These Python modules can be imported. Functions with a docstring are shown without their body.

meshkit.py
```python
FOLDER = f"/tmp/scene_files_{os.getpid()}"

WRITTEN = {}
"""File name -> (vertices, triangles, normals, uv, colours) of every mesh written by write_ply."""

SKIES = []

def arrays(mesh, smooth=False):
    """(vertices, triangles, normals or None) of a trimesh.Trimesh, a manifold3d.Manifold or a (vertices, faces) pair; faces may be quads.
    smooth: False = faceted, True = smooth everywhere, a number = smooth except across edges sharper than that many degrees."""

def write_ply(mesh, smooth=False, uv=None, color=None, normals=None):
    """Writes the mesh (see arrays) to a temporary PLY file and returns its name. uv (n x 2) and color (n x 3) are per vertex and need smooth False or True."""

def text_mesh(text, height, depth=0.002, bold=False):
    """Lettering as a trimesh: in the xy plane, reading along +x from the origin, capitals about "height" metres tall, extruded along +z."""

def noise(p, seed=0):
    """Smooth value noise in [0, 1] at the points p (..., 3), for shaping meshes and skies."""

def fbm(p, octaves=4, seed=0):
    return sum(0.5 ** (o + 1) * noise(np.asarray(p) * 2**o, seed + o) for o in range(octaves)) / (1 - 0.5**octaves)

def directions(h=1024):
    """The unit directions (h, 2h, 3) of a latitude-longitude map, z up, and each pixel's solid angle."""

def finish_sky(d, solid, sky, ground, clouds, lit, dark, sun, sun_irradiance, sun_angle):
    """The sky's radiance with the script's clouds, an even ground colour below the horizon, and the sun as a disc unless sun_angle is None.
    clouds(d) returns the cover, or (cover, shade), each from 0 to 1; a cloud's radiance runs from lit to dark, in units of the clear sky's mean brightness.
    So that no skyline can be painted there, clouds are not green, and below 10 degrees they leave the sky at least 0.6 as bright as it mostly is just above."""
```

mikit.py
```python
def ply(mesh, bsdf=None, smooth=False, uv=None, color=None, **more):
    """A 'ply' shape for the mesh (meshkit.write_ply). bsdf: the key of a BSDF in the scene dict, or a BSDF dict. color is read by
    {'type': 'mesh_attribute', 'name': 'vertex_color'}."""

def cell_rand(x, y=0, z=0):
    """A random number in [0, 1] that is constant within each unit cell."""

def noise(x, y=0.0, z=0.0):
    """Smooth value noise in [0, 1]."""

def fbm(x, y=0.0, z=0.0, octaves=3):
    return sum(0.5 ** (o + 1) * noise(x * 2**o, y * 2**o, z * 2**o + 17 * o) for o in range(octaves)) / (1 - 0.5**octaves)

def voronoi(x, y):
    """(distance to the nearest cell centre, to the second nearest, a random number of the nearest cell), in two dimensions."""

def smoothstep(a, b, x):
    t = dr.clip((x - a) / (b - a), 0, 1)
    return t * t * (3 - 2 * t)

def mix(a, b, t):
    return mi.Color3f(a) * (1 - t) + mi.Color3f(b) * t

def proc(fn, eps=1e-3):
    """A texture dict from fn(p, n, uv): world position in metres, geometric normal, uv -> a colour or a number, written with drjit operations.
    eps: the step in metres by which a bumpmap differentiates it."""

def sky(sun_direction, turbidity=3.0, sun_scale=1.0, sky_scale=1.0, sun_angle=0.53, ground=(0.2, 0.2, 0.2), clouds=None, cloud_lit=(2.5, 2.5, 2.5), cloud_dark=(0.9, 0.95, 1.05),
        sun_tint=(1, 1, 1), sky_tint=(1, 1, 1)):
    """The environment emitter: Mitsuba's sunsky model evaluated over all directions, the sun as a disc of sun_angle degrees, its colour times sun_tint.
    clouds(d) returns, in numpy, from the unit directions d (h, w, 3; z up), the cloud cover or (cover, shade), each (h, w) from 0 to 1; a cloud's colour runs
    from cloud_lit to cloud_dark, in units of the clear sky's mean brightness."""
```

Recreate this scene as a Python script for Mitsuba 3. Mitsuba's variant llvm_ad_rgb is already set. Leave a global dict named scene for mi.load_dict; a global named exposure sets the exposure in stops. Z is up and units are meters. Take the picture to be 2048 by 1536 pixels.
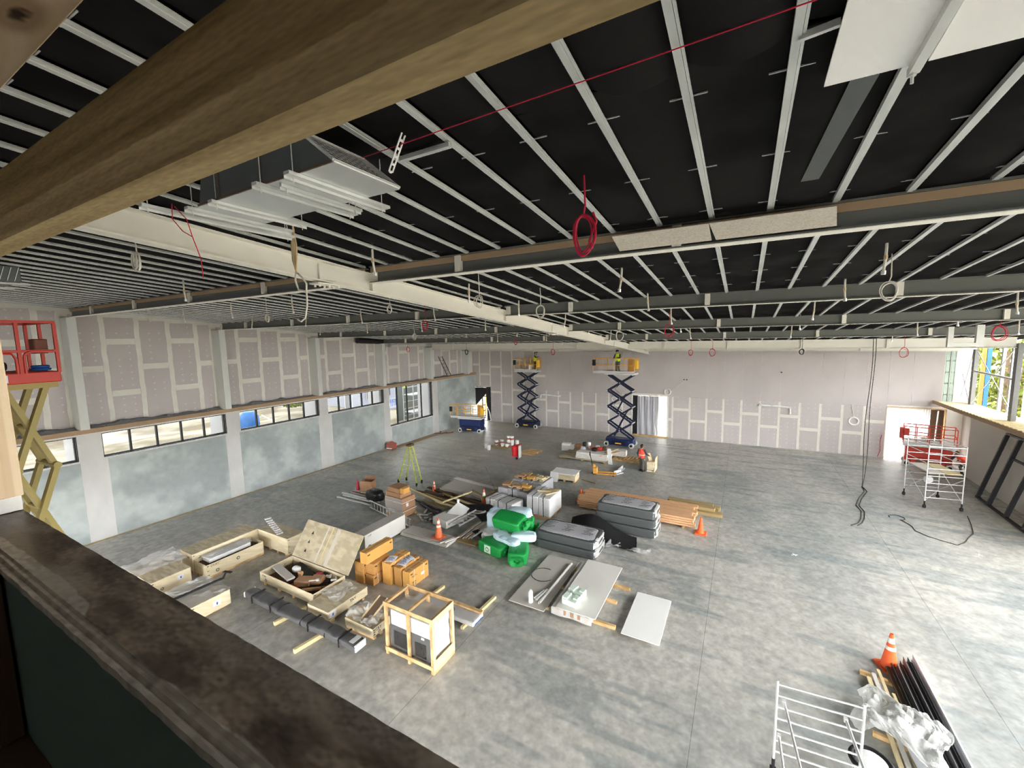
import math, random
import numpy as np
import trimesh
import manifold3d as m3
import drjit as dr
import mitsuba as mi
import mikit, meshkit
from mikit import noise, fbm, smoothstep, mix, proc

T = mi.ScalarTransform4f
scene, labels = {}, {}
rnd = random.Random(7)
PI = math.pi

# ------------------------------------------------------------------ camera, sky, exposure
YAW, PITCH, ROLL = [math.radians(a) for a in (-29.1025, 6.3001, 1.0989)]
_f = np.array([math.sin(YAW) * math.cos(PITCH), math.cos(YAW) * math.cos(PITCH), -math.sin(PITCH)])
_r0 = np.array([math.cos(YAW), -math.sin(YAW), 0.0])
_d0 = np.cross(_f, _r0)
_down = -math.sin(ROLL) * _r0 + math.cos(ROLL) * _d0
CAM = np.array([0.0, 0.0, 8.6])
scene['camera'] = {'type': 'perspective', 'fov_axis': 'x', 'fov': math.degrees(2 * math.atan(1024 / 835.443)),
                   'near_clip': 0.05, 'far_clip': 500.0,
                   'to_world': T().look_at(origin=CAM.tolist(), target=(CAM + _f).tolist(), up=(-_down).tolist())}


def cloud_cover(d):
    n = meshkit.noise(d * 3.0, 3) * 0.6 + meshkit.noise(d * 7.0, 5) * 0.4
    return np.full(d.shape[:2], 0.97), np.clip(0.1 + 0.35 * n, 0, 1)


scene['sky'] = mikit.sky((0.55, -0.35, 0.75), turbidity=5.0, sun_scale=0.0, sky_scale=1.0, ground=(0.42, 0.38, 0.32),
                         clouds=cloud_cover, cloud_lit=(2.2, 2.2, 2.15), cloud_dark=(1.5, 1.52, 1.55))
exposure = 5.75


# ------------------------------------------------------------------ materials
def two(d):
    return {'type': 'twosided', 'bsdf': d}


def plain(name, col, rough=0.7, metal=0.0, spec=0.3):
    scene['mat_' + name] = two({'type': 'principled', 'base_color': {'type': 'rgb', 'value': list(col)}, 'roughness': rough, 'metallic': metal, 'specular': spec})


def textured(name, fn, rough=0.8, spec=0.25, bump=None, bscale=0.002, metal=0.0):
    b = {'type': 'principled', 'base_color': proc(fn), 'roughness': rough, 'metallic': metal, 'specular': spec}
    if bump is not None:
        b = {'type': 'bumpmap', 'arbitrary': proc(bump), 'scale': bscale, 'bsdf': b}
    scene['mat_' + name] = two(b)


def floor_col(p, n, uv):
    big = fbm(p.x * 0.35, p.y * 0.22, 3.0, 4)
    streak = fbm(p.x * 0.5 + p.y * 0.12, p.y * 2.6, 9.0, 4)
    fine = fbm(p.x * 6, p.y * 6, 1.0, 3)
    speck = noise(p.x * 17, p.y * 17, 2.0)
    c = mix((0.30, 0.312, 0.298), (0.43, 0.42, 0.385), smoothstep(0.32, 0.68, big))
    c = mix(c, mi.Color3f(0.20, 0.235, 0.24), smoothstep(0.52, 0.74, streak) * 0.6)
    c = c * (0.76 + 0.48 * fine) * (0.92 + 0.16 * speck)
    c = mix(c, mi.Color3f(0.44, 0.415, 0.37) * (0.7 + 0.6 * fine), smoothstep(-1, -9, p.x) * smoothstep(15, 8, p.y) * 0.5)
    warm = smoothstep(14, 30, p.y) * smoothstep(-2, -18, p.x)
    c = mix(c, mi.Color3f(0.52, 0.48, 0.39), warm * 0.5)
    u = dr.abs(p.x + 0.7 - 6.0 * dr.round((p.x + 0.7) / 6.0))
    v = dr.abs(p.y - 4.4 - 5.65 * dr.round((p.y - 4.4) / 5.65))
    cut = dr.maximum(1 - smoothstep(0.005, 0.012, u), 0.25 * (1 - smoothstep(0.005, 0.012, v)))
    return c * (1 - 0.38 * cut)


textured('floor_concrete', floor_col, rough=0.42, spec=0.35)


def panel_col(p, n, uv):
    k = fbm(p.y * 0.9, p.z * 0.9, 4.0, 4)
    f = fbm(p.y * 5, p.z * 5, p.x, 3)
    return mix((0.32, 0.36, 0.36), (0.45, 0.49, 0.48), smoothstep(0.3, 0.7, k)) * (0.88 + 0.24 * f)


textured('grey_panel', panel_col, rough=0.8)


def pilaster_col(p, n, uv):
    f = fbm(p.y * 3 + p.x, p.z * 1.6, 2.0, 4)
    return mix((0.53, 0.53, 0.52), (0.62, 0.615, 0.595), f)


textured('pale_concrete', pilaster_col, rough=0.85)


def board_col(p, n, uv):
    s = p.x + p.y
    k = fbm(s * 0.7, p.z * 0.7, 6.0, 3)
    c = mix((0.475, 0.435, 0.425), (0.53, 0.49, 0.475), k)
    fu = s / 0.4 - dr.floor(s / 0.4) - 0.5
    fz = p.z / 0.3 - dr.floor(p.z / 0.3) - 0.5
    d = dr.sqrt(dr.square(fu * 0.4) + dr.square(fz * 0.3))
    low = mi.Float(dr.select((p.x < -24.6) | (p.z < 3.5), 1.0, 0.0))
    dot = (1 - smoothstep(0.025, 0.05, d)) * smoothstep(0.35, 0.6, noise(s * 2.2, p.z * 2.2, 7)) * low
    return mix(c, mi.Color3f(0.70, 0.68, 0.64), dot * 0.6)


textured('plasterboard', board_col, rough=0.85)


def stopping_col(p, n, uv):
    return mix((0.66, 0.64, 0.57), (0.74, 0.725, 0.665), fbm((p.x + p.y) * 3, p.z * 3, 1.0, 3))


textured('joint_compound', stopping_col, rough=0.9)


def sill_col(p, n, uv):
    k = fbm(p.x * 3.5, p.y * 11, 5.0, 5)
    c = mix((0.12, 0.092, 0.074), (0.33, 0.265, 0.21), smoothstep(0.32, 0.68, k)) * (0.7 + 0.6 * noise(p.x * 38, p.y * 75, 6))
    dust = smoothstep(0.5, 0.75, fbm(p.x * 2.1 + 4, p.y * 5, 8.0, 4)) * (0.4 + 0.6 * noise(p.x * 60, p.y * 90, 3))
    edge = 1 - smoothstep(0.545, 0.555, p.y + 0.03 * (fbm(p.x * 5, 0.3, 2.0, 3) - 0.5) - 0.05 * smoothstep(0.6, 0.8, noise(p.x * 1.1, 4.0, 2.0)))
    c = mix(c, mi.Color3f(0.50, 0.46, 0.40), dust * 0.6)
    c = mix(c, mi.Color3f(0.56, 0.53, 0.48), edge * (0.45 + 0.6 * noise(p.x * 30, p.y * 60, 1)))
    return c


def sill_bump(p, n, uv):
    return fbm(p.x * 9, p.y * 26, 1.0, 4) + 0.6 * noise(p.x * 70, p.y * 110, 2.0) * smoothstep(0.62, 0.54, p.y)


textured('dark_sill', sill_col, rough=0.38, spec=0.45, bump=sill_bump, bscale=0.004)


def rough_timber(p, n, uv):
    g = fbm(p.x * 0.9, p.y * 26 + 0.5 * noise(p.x * 1.7, 0, 1), p.z * 26, 4)
    fine = noise(p.x * 40, p.y * 160, p.z * 160)
    c = mix((0.30, 0.215, 0.105), (0.47, 0.36, 0.19), smoothstep(0.3, 0.7, g))
    return c * (0.86 + 0.26 * fine)


textured('sawn_beam', rough_timber, rough=0.85, spec=0.15)


def knot_timber(p, n, uv):
    d = dr.sqrt(dr.square(p.x + 1.27) + dr.square((p.y - 0.32) * 2.6))
    ring = fbm(p.x * 0.8 + 3, p.y * 22 + 1.6 * dr.exp(-d * 9), 2.0, 4)
    c = mix((0.70, 0.52, 0.33), (0.88, 0.71, 0.50), smoothstep(0.3, 0.7, ring))
    c = mix(c, mi.Color3f(0.33, 0.20, 0.10), (1 - smoothstep(0.05, 0.12, d)) * 0.7)
    return mix(c, mi.Color3f(0.07, 0.045, 0.03), 1 - smoothstep(0.02, 0.055, d + 0.02 * noise(p.x * 90, p.y * 90, 1)))


textured('knotty_timber', knot_timber, rough=0.85, spec=0.15)


def ply_col(p, n, uv):
    g = fbm(p.x * 2.2 + p.z * 1.5, p.y * 3.5 + p.z * 9, p.z * 3, 3)
    return mix((0.60, 0.51, 0.33), (0.72, 0.63, 0.45), smoothstep(0.3, 0.7, g))


textured('crate_ply', ply_col, rough=0.75)


def crate_top_col(p, n, uv):
    g = fbm(p.x * 3.2, p.y * 12, 1.0, 3)
    return mix((0.43, 0.37, 0.245), (0.55, 0.48, 0.34), smoothstep(0.3, 0.7, g))


textured('crate_top', crate_top_col, rough=0.75)


def pine_col(p, n, uv):
    g = fbm(p.x * 5, p.y * 5, p.z * 5, 3)
    return mix((0.48, 0.30, 0.13), (0.66, 0.46, 0.24), smoothstep(0.3, 0.7, g))


textured('pine', pine_col, rough=0.75)


def lining_col(p, n, uv):
    k = fbm(p.x * 1.3, p.y * 1.3, 3.0, 4)
    return mix((0.006, 0.006, 0.0065), (0.014, 0.0138, 0.014), smoothstep(0.3, 0.7, k))


textured('black_lining', lining_col, rough=0.95, spec=0.1)


def galv_col(p, n, uv):
    k = noise(p.x * 14, p.y * 3.0, p.z * 14)
    return mix((0.46, 0.48, 0.47), (0.62, 0.64, 0.63), k)


textured('galvanised', galv_col, rough=0.45, spec=0.5, metal=0.25)


def osb_col(p, n, uv):
    k = noise(p.x * 60, p.y * 60, p.z * 90)
    return mix((0.50, 0.45, 0.37), (0.66, 0.61, 0.52), k)


textured('particle_board', osb_col, rough=0.9)


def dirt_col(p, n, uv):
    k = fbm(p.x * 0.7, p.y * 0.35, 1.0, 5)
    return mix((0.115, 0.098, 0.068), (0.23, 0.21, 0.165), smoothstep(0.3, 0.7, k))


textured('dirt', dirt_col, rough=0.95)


def leaf_col(p, n, uv):
    k = noise(p.x * 4, p.y * 4, p.z * 4)
    return mix((0.05, 0.085, 0.012), (0.20, 0.21, 0.035), k)


textured('leaves', leaf_col, rough=0.8)
for nm, c, r in [('cream_steel', (0.70, 0.68, 0.605), .5), ('grey_green_steel', (0.125, 0.132, 0.12), .5), ('dark_grey_steel', (0.20, 0.20, 0.195), .5), ('column_paint', (0.60, 0.61, 0.58), .6),
                 ('white_paint', (0.80, 0.80, 0.78), .6), ('white_sheet', (0.83, 0.83, 0.81), .7), ('off_white_board', (0.66, 0.645, 0.60), .8),
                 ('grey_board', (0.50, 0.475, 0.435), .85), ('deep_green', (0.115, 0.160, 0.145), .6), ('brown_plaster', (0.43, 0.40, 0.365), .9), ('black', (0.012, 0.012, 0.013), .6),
                 ('black_plastic', (0.02, 0.02, 0.022), .35), ('black_mat', (0.012, 0.012, 0.013), .95), ('window_black', (0.022, 0.023, 0.026), .5),
                 ('lift_blue', (0.015, 0.028, 0.105), .4), ('lift_navy', (0.010, 0.014, 0.040), .45), ('lift_orange', (0.80, 0.42, 0.06), .5),
                 ('lift_yellow', (0.86, 0.50, 0.03), .5), ('lift_red', (0.50, 0.045, 0.03), .45), ('lift_olive', (0.33, 0.265, 0.085), .5),
                 ('tyre_grey', (0.55, 0.55, 0.52), .8), ('light_grey_steel', (0.58, 0.59, 0.58), .5), ('cone_orange', (0.86, 0.13, 0.035), .5),
                 ('cone_coral', (0.80, 0.19, 0.08), .6), ('cone_pink', (0.62, 0.06, 0.10), .6), ('reflective', (0.78, 0.76, 0.70), .5),
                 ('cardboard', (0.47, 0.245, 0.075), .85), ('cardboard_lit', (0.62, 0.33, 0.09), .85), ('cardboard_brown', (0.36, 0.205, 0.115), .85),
                 ('timber_rail', (0.36, 0.25, 0.155), .85), ('grey_membrane', (0.19, 0.19, 0.195), .8), ('bale_print_film', (0.44, 0.44, 0.47), .35),
                 ('bale_grey', (0.075, 0.083, 0.083), .35), ('bag_green', (0.012, 0.27, 0.055), .4), ('bag_blue', (0.52, 0.68, 0.76), .45),
                 ('wrap_white', (0.70, 0.70, 0.70), .45), ('wrap_grey', (0.105, 0.105, 0.108), .4), ('foam_mint', (0.60, 0.70, 0.62), .8), ('orange_timber', (0.62, 0.36, 0.19), .75),
                 ('old_timber', (0.33, 0.245, 0.115), .85), ('pale_stick', (0.66, 0.56, 0.31), .8), ('dark_timber', (0.115, 0.075, 0.05), .8),
                 ('hi_vis_yellow', (0.62, 0.86, 0.03), .8), ('hi_vis_red', (0.87, 0.10, 0.06), .8), ('skin', (0.45, 0.27, 0.19), .6), ('hair', (0.02, 0.016, 0.014), .7),
                 ('work_trousers', (0.10, 0.095, 0.085), .9), ('work_shirt', (0.045, 0.047, 0.055), .9), ('ladder_green', (0.42, 0.47, 0.07), .5),
                 ('red_plastic', (0.62, 0.02, 0.03), .45), ('wire_red', (0.50, 0.015, 0.05), .5), ('wire_white', (0.66, 0.63, 0.56), .5), ('brass', (0.55, 0.42, 0.24), .5),
                 ('dark_cable', (0.05, 0.05, 0.052), .6), ('ink', (0.03, 0.03, 0.03), .8), ('ink_blue', (0.02, 0.09, 0.33), .6), ('paper', (0.74, 0.75, 0.80), .7),
                 ('sky_blue_paint', (0.05, 0.24, 0.72), .5), ('orange_post', (0.68, 0.34, 0.08), .7), ('insulation_green', (0.55, 0.66, 0.58), .95), ('brick_red', (0.38, 0.12, 0.09), .85),
                 ('bucket_white', (0.80, 0.79, 0.77), .5), ('rust', (0.22, 0.10, 0.07), .9), ('house_white', (0.30, 0.31, 0.36), .8), ('outer_white', (0.34, 0.34, 0.35), .7), ('outer_blue', (0.02, 0.10, 0.30), .5), ('outer_orange', (0.30, 0.14, 0.035), .8), ('slat_timber', (0.60, 0.50, 0.30), .8)]:
    plain(nm, c, r)
plain('aluminium', (0.78, 0.79, 0.79), .35, metal=0.6, spec=.5)
plain('duct_metal', (0.66, 0.69, 0.69), .38, metal=0.7, spec=.5)
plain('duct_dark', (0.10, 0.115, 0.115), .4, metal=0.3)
scene['mat_glass'] = {'type': 'thindielectric', 'int_ior': 1.5}
scene['mat_tinted_glass'] = {'type': 'thindielectric', 'int_ior': 1.5, 'specular_transmittance': {'type': 'rgb', 'value': [0.34, 0.35, 0.35]}}  # tint made up to dim the bright outdoors behind the left windows
scene['mat_clear_film'] = {'type': 'blendbsdf', 'weight': 0.42, 'a': {'type': 'thindielectric', 'int_ior': 1.5},
                       'b': two({'type': 'principled', 'base_color': {'type': 'rgb', 'value': [0.84, 0.83, 0.81]}, 'roughness': 0.14, 'specular': 1.0})}
scene['mat_milky_sheet'] = {'type': 'principledthin', 'base_color': {'type': 'rgb', 'value': [0.80, 0.81, 0.80]}, 'roughness': 0.45, 'diff_trans': 1.15, 'spec_trans': 0.0}


# ------------------------------------------------------------------ mesh helpers
class MB:
    """Collects pieces; every piece may be turned about z and moved by the collector's own frame."""

    def __init__(s, loc=(0, 0, 0), rz=0.0):
        s.v, s.f, s.n = [], [], 0
        s.loc, s.c, s.s = np.array(loc, float), math.cos(math.radians(rz)), math.sin(math.radians(rz))

    def add(s, v, f):
        v = np.asarray(v, float)
        v = np.stack([v[:, 0] * s.c - v[:, 1] * s.s, v[:, 0] * s.s + v[:, 1] * s.c, v[:, 2]], 1) + s.loc
        f = np.asarray(f, int)
        if f.shape[1] == 4:
            f = np.vstack([f[:, [0, 1, 2]], f[:, [0, 2, 3]]])
        s.v.append(v); s.f.append(f + s.n); s.n += len(v)
        return s

    def man(s, m):
        k = m.to_mesh()
        return s.add(np.array(k.vert_properties[:, :3]), np.array(k.tri_verts))

    def box(s, x0, x1, y0, y1, z0, z1, b=0.0):
        if b > 0:
            pts = []
            for x, sx in ((x0, 1), (x1, -1)):
                for y, sy in ((y0, 1), (y1, -1)):
                    for z, sz in ((z0, 1), (z1, -1)):
                        pts += [(x + sx * b, y, z + sz * b), (x, y + sy * b, z + sz * b), (x + sx * b, y + sy * b, z)]
            return s.man(m3.Manifold.hull_points(np.array(pts)))
        v = [(x, y, z) for x in (x0, x1) for y in (y0, y1) for z in (z0, z1)]
        return s.add(v, BOXF)

    def cbox(s, c, d, rz=0.0, rx=0.0, ry=0.0):
        h = np.array(d, float) / 2
        v = np.array([(x, y, z) for x in (-1, 1) for y in (-1, 1) for z in (-1, 1)], float) * h
        return s.add(v @ rot(rz, rx, ry).T + np.array(c, float), BOXF)

    def bar(s, p, q, w, h=None, up=(0, 0, 1)):
        p, q = np.array(p, float), np.array(q, float)
        h = w if h is None else h
        d = (q - p) / np.linalg.norm(q - p)
        a = np.cross(up, d)
        if np.linalg.norm(a) < 1e-3:
            a = np.cross((1, 0, 0), d)
        a /= np.linalg.norm(a)
        u = np.cross(d, a)
        v = [e + a * i * w / 2 + u * j * h / 2 for e in (p, q) for i in (-1, 1) for j in (-1, 1)]
        return s.add(v, BOXF)

    def tube(s, pts, r, n=8, closed=False, caps=True):
        pts = np.array(pts, float)
        m = len(pts)
        t = np.gradient(pts, axis=0) if not closed else np.roll(pts, -1, 0) - np.roll(pts, 1, 0)
        t /= np.linalg.norm(t, axis=1, keepdims=True) + 1e-12
        a = np.cross(t[0], (0.13, 0.21, 0.97))
        if np.linalg.norm(a) < 0.1:
            a = np.cross(t[0], (1, 0, 0))
        rings, rr = [], np.broadcast_to(r, m)
        for i in range(m):
            a = a - t[i] * (a @ t[i]); a /= np.linalg.norm(a) + 1e-12
            b = np.cross(t[i], a)
            ang = np.arange(n) * 2 * PI / n
            rings.append(pts[i] + rr[i] * (np.cos(ang)[:, None] * a + np.sin(ang)[:, None] * b))
        v = np.vstack(rings)
        f = []
        for i in range(m if closed else m - 1):
            j = (i + 1) % m
            for k in range(n):
                f.append((i * n + k, i * n + (k + 1) % n, j * n + (k + 1) % n, j * n + k))
        f = np.array(f)
        f = np.vstack([f[:, [0, 1, 2]], f[:, [0, 2, 3]]])
        if caps and not closed:
            f = np.vstack([f, [(0, k + 1, k) for k in range(1, n - 1)], [((m - 1) * n, (m - 1) * n + k, (m - 1) * n + k + 1) for k in range(1, n - 1)]])
        return s.add(v, f)

    def cyl(s, p, q, r, n=12):
        return s.tube([p, q], r, n)

    def lathe(s, c, prof, n=20):
        c = np.array(c, float)
        ang = np.arange(n) * 2 * PI / n
        v = np.vstack([np.stack([c[0] + r * np.cos(ang), c[1] + r * np.sin(ang), np.full(n, c[2] + z)], 1) for r, z in prof])
        f = [(i * n + k, i * n + (k + 1) % n, (i + 1) * n + (k + 1) % n, (i + 1) * n + k) for i in range(len(prof) - 1) for k in range(n)]
        return s.add(v, f)

    def torus(s, c, R, r, axis='z', n=28, m=8, sx=1.0, sy=1.0, wob=0.0):
        ang = np.arange(n) * 2 * PI / n
        rad = R * (1 + wob * np.sin(ang * 3 + R * 40))
        a, b, o = rad * np.cos(ang) * sx, rad * np.sin(ang) * sy, np.zeros(n)
        p = {'z': (a, b, o), 'y': (a, o, b), 'x': (o, a, b)}[axis]
        return s.tube(np.stack(p, 1) + np.array(c), r, m, closed=True)

    def sheet(s, fn, nu, nv, th=0.0):
        """A surface fn(u, v) -> xyz over the unit square, with a thickness th along -z when given."""
        u, w = np.meshgrid(np.linspace(0, 1, nu), np.linspace(0, 1, nv), indexing='ij')
        v = np.stack(fn(u, w), -1).reshape(-1, 3)
        q = [(i * nv + j, (i + 1) * nv + j, (i + 1) * nv + j + 1, i * nv + j + 1) for i in range(nu - 1) for j in range(nv - 1)]
        if not th:
            return s.add(v, q)
        k = nu * nv
        rim = [i * nv for i in range(nu)] + [(nu - 1) * nv + j for j in range(1, nv)] + [i * nv + nv - 1 for i in range(nu - 2, -1, -1)] + [j for j in range(nv - 2, 0, -1)]
        q2 = [(a[3] + k, a[2] + k, a[1] + k, a[0] + k) for a in q]
        q3 = [(rim[i], rim[(i + 1) % len(rim)], rim[(i + 1) % len(rim)] + k, rim[i] + k) for i in range(len(rim))]
        return s.add(np.vstack([v, v - (0, 0, th)]), q + q2 + q3)

    def blob(s, c, d, e=0.35, amp=0.0, fr=6.0, nu=28, nv=16, rz=0.0, rx=0.0, ry=0.0, seed=0):
        """A rounded box (superellipsoid) with crumples."""
        th, ph = np.meshgrid(np.linspace(-PI, PI, nu, endpoint=False), np.linspace(-PI / 2, PI / 2, nv), indexing='ij')
        sp = lambda w: np.sign(w) * np.abs(w) ** e
        v = np.stack([sp(np.cos(ph)) * sp(np.cos(th)), sp(np.cos(ph)) * sp(np.sin(th)), sp(np.sin(ph))], -1)
        v = v.reshape(-1, 3) * np.array(d) / 2
        if amp:
            nn = meshkit.noise(v * fr + 31.7, seed) * 0.65 + meshkit.noise(v * fr * 2.7 + 11.1, seed + 1) * 0.35 - 0.5
            v = v * (1 + amp * nn[:, None] * 2)
        f = [(i * nv + j, ((i + 1) % nu) * nv + j, ((i + 1) % nu) * nv + j + 1, i * nv + j + 1) for i in range(nu) for j in range(nv - 1)]
        return s.add(v @ rot(rz, rx, ry).T + np.array(c, float), f)

    def text(s, t, h, origin, right, up, depth=0.004):
        m = meshkit.text_mesh(t, h, depth)
        r_, u_ = np.array(right, float), np.array(up, float)
        A = np.stack([r_, u_, np.cross(r_, u_)], 1)
        return s.add(m.vertices @ A.T + np.array(origin, float), m.faces)

    def out(s):
        return np.vstack(s.v), np.vstack(s.f)


BOXF = np.array([[0, 1, 3], [0, 3, 2], [4, 6, 7], [4, 7, 5], [0, 4, 5], [0, 5, 1], [2, 3, 7], [2, 7, 6], [0, 2, 6], [0, 6, 4], [1, 5, 7], [1, 7, 3]])


def rot(rz=0.0, rx=0.0, ry=0.0):
    a, b, c = (math.radians(t) for t in (rz, rx, ry))
    Rz = np.array([[math.cos(a), -math.sin(a), 0], [math.sin(a), math.cos(a), 0], [0, 0, 1]])
    Rx = np.array([[1, 0, 0], [0, math.cos(b), -math.sin(b)], [0, math.sin(b), math.cos(b)]])
    Ry = np.array([[math.cos(c), 0, math.sin(c)], [0, 1, 0], [-math.sin(c), 0, math.cos(c)]])
    return Rz @ Rx @ Ry


def arc(c, R, a0, a1, n=12, axis='z'):
    t = np.radians(np.linspace(a0, a1, n))
    a, b, o = R * np.cos(t), R * np.sin(t), np.zeros(n)
    return np.stack({'z': (a, b, o), 'y': (a, o, b), 'x': (o, a, b)}[axis], 1) + np.array(c)


# ------------------------------------------------------------------ scene helpers
USED = {}


def numbered(key):
    k = USED.get(key)
    USED[key] = 0 if k is None else k + 1
    return key if k is None else f'{key}_{k + 1:03d}'


def thing(name, label, cat, group=None):
    key = numbered(name)
    labels[key] = {'label': label, 'category': cat}
    if group:
        labels[key]['group'] = group
    return key


def put(key, mb, mat, smooth=False):
    m = mb.out() if isinstance(mb, MB) else mb
    scene[key] = mikit.ply(m, 'mat_' + mat, smooth)
    return key


def part(parent, name, mb, mat, smooth=False, label=None, stuff=False):
    key = numbered(parent + '__' + name)
    put(key, mb, mat, smooth)
    if label:
        labels[key] = {'label': label}
    if stuff:
        labels.setdefault(key, {})['kind'] = 'stuff'
    return key


def solo(name, mb, mat, label, cat, group=None, smooth=False):
    key = thing(name, label, cat, group)
    return put(key, mb, mat, smooth)


def struct(name, mb, mat, smooth=False, label=None):
    put(name, mb, mat, smooth)
    labels[name] = {'kind': 'structure'}
    if label:
        labels[name]['label'] = label
    return name


def ordinal(n):
    w = ['', 'first', 'second', 'third', 'fourth', 'fifth', 'sixth', 'seventh', 'eighth', 'ninth', 'tenth', 'eleventh', 'twelfth', 'thirteenth', 'fourteenth', 'fifteenth', 'sixteenth', 'seventeenth', 'eighteenth', 'nineteenth']
    t = {20: 'twent', 30: 'thirt'}
    if n < 20:
        return w[n]
    return t[n // 10 * 10] + ('ieth' if n % 10 == 0 else 'y-' + w[n % 10])


# ------------------------------------------------------------------ the setting
def ceil(y):
    return 10.655 - 0.086 * y


def beam_b(y):
    return 9.8 - 0.0845 * (y - 6.45)


COLS = [0.75 + 5.65 * i for i in range(7)]
BEAMS = [6.45, 12.1, 17.75, 23.4, 29.05, 34.7]
XL, XF, YF = -24.7, 11.6, 36.4

struct('floor', MB().box(-25.3, 13.5, -4.2, 36.9, -0.25, 0.0), 'floor_concrete')
mb = MB().box(-25, XF, 0.57, 0.775, 4.2, 7.44)
for x in (-25, -19, -13, -7, -1, 5, 11.1):
    mb.box(x, x + .5, .57, .775, 0, 4.199)
struct('wall_near', mb, 'pale_concrete')  # open below the mezzanine: assumed gaps out of view, added to let daylight in
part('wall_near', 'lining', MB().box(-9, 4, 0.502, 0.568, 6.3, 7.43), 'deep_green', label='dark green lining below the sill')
mb = MB().box(-25, XF, -4.2, -4.0, 4.2, 11.0)
for x in (-25, -19, -13, -7, -1, 5, 11.1):
    mb.box(x, x + .5, -4.2, -4.0, 0, 4.199)
struct('wall_back', mb, 'pale_concrete')  # lower part left open, unseen, so daylight reaches the near floor
struct('floor_mezzanine', MB().box(-25, XF, -4.0, 0.5, 6.35, 6.5), 'dark_timber')

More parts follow.
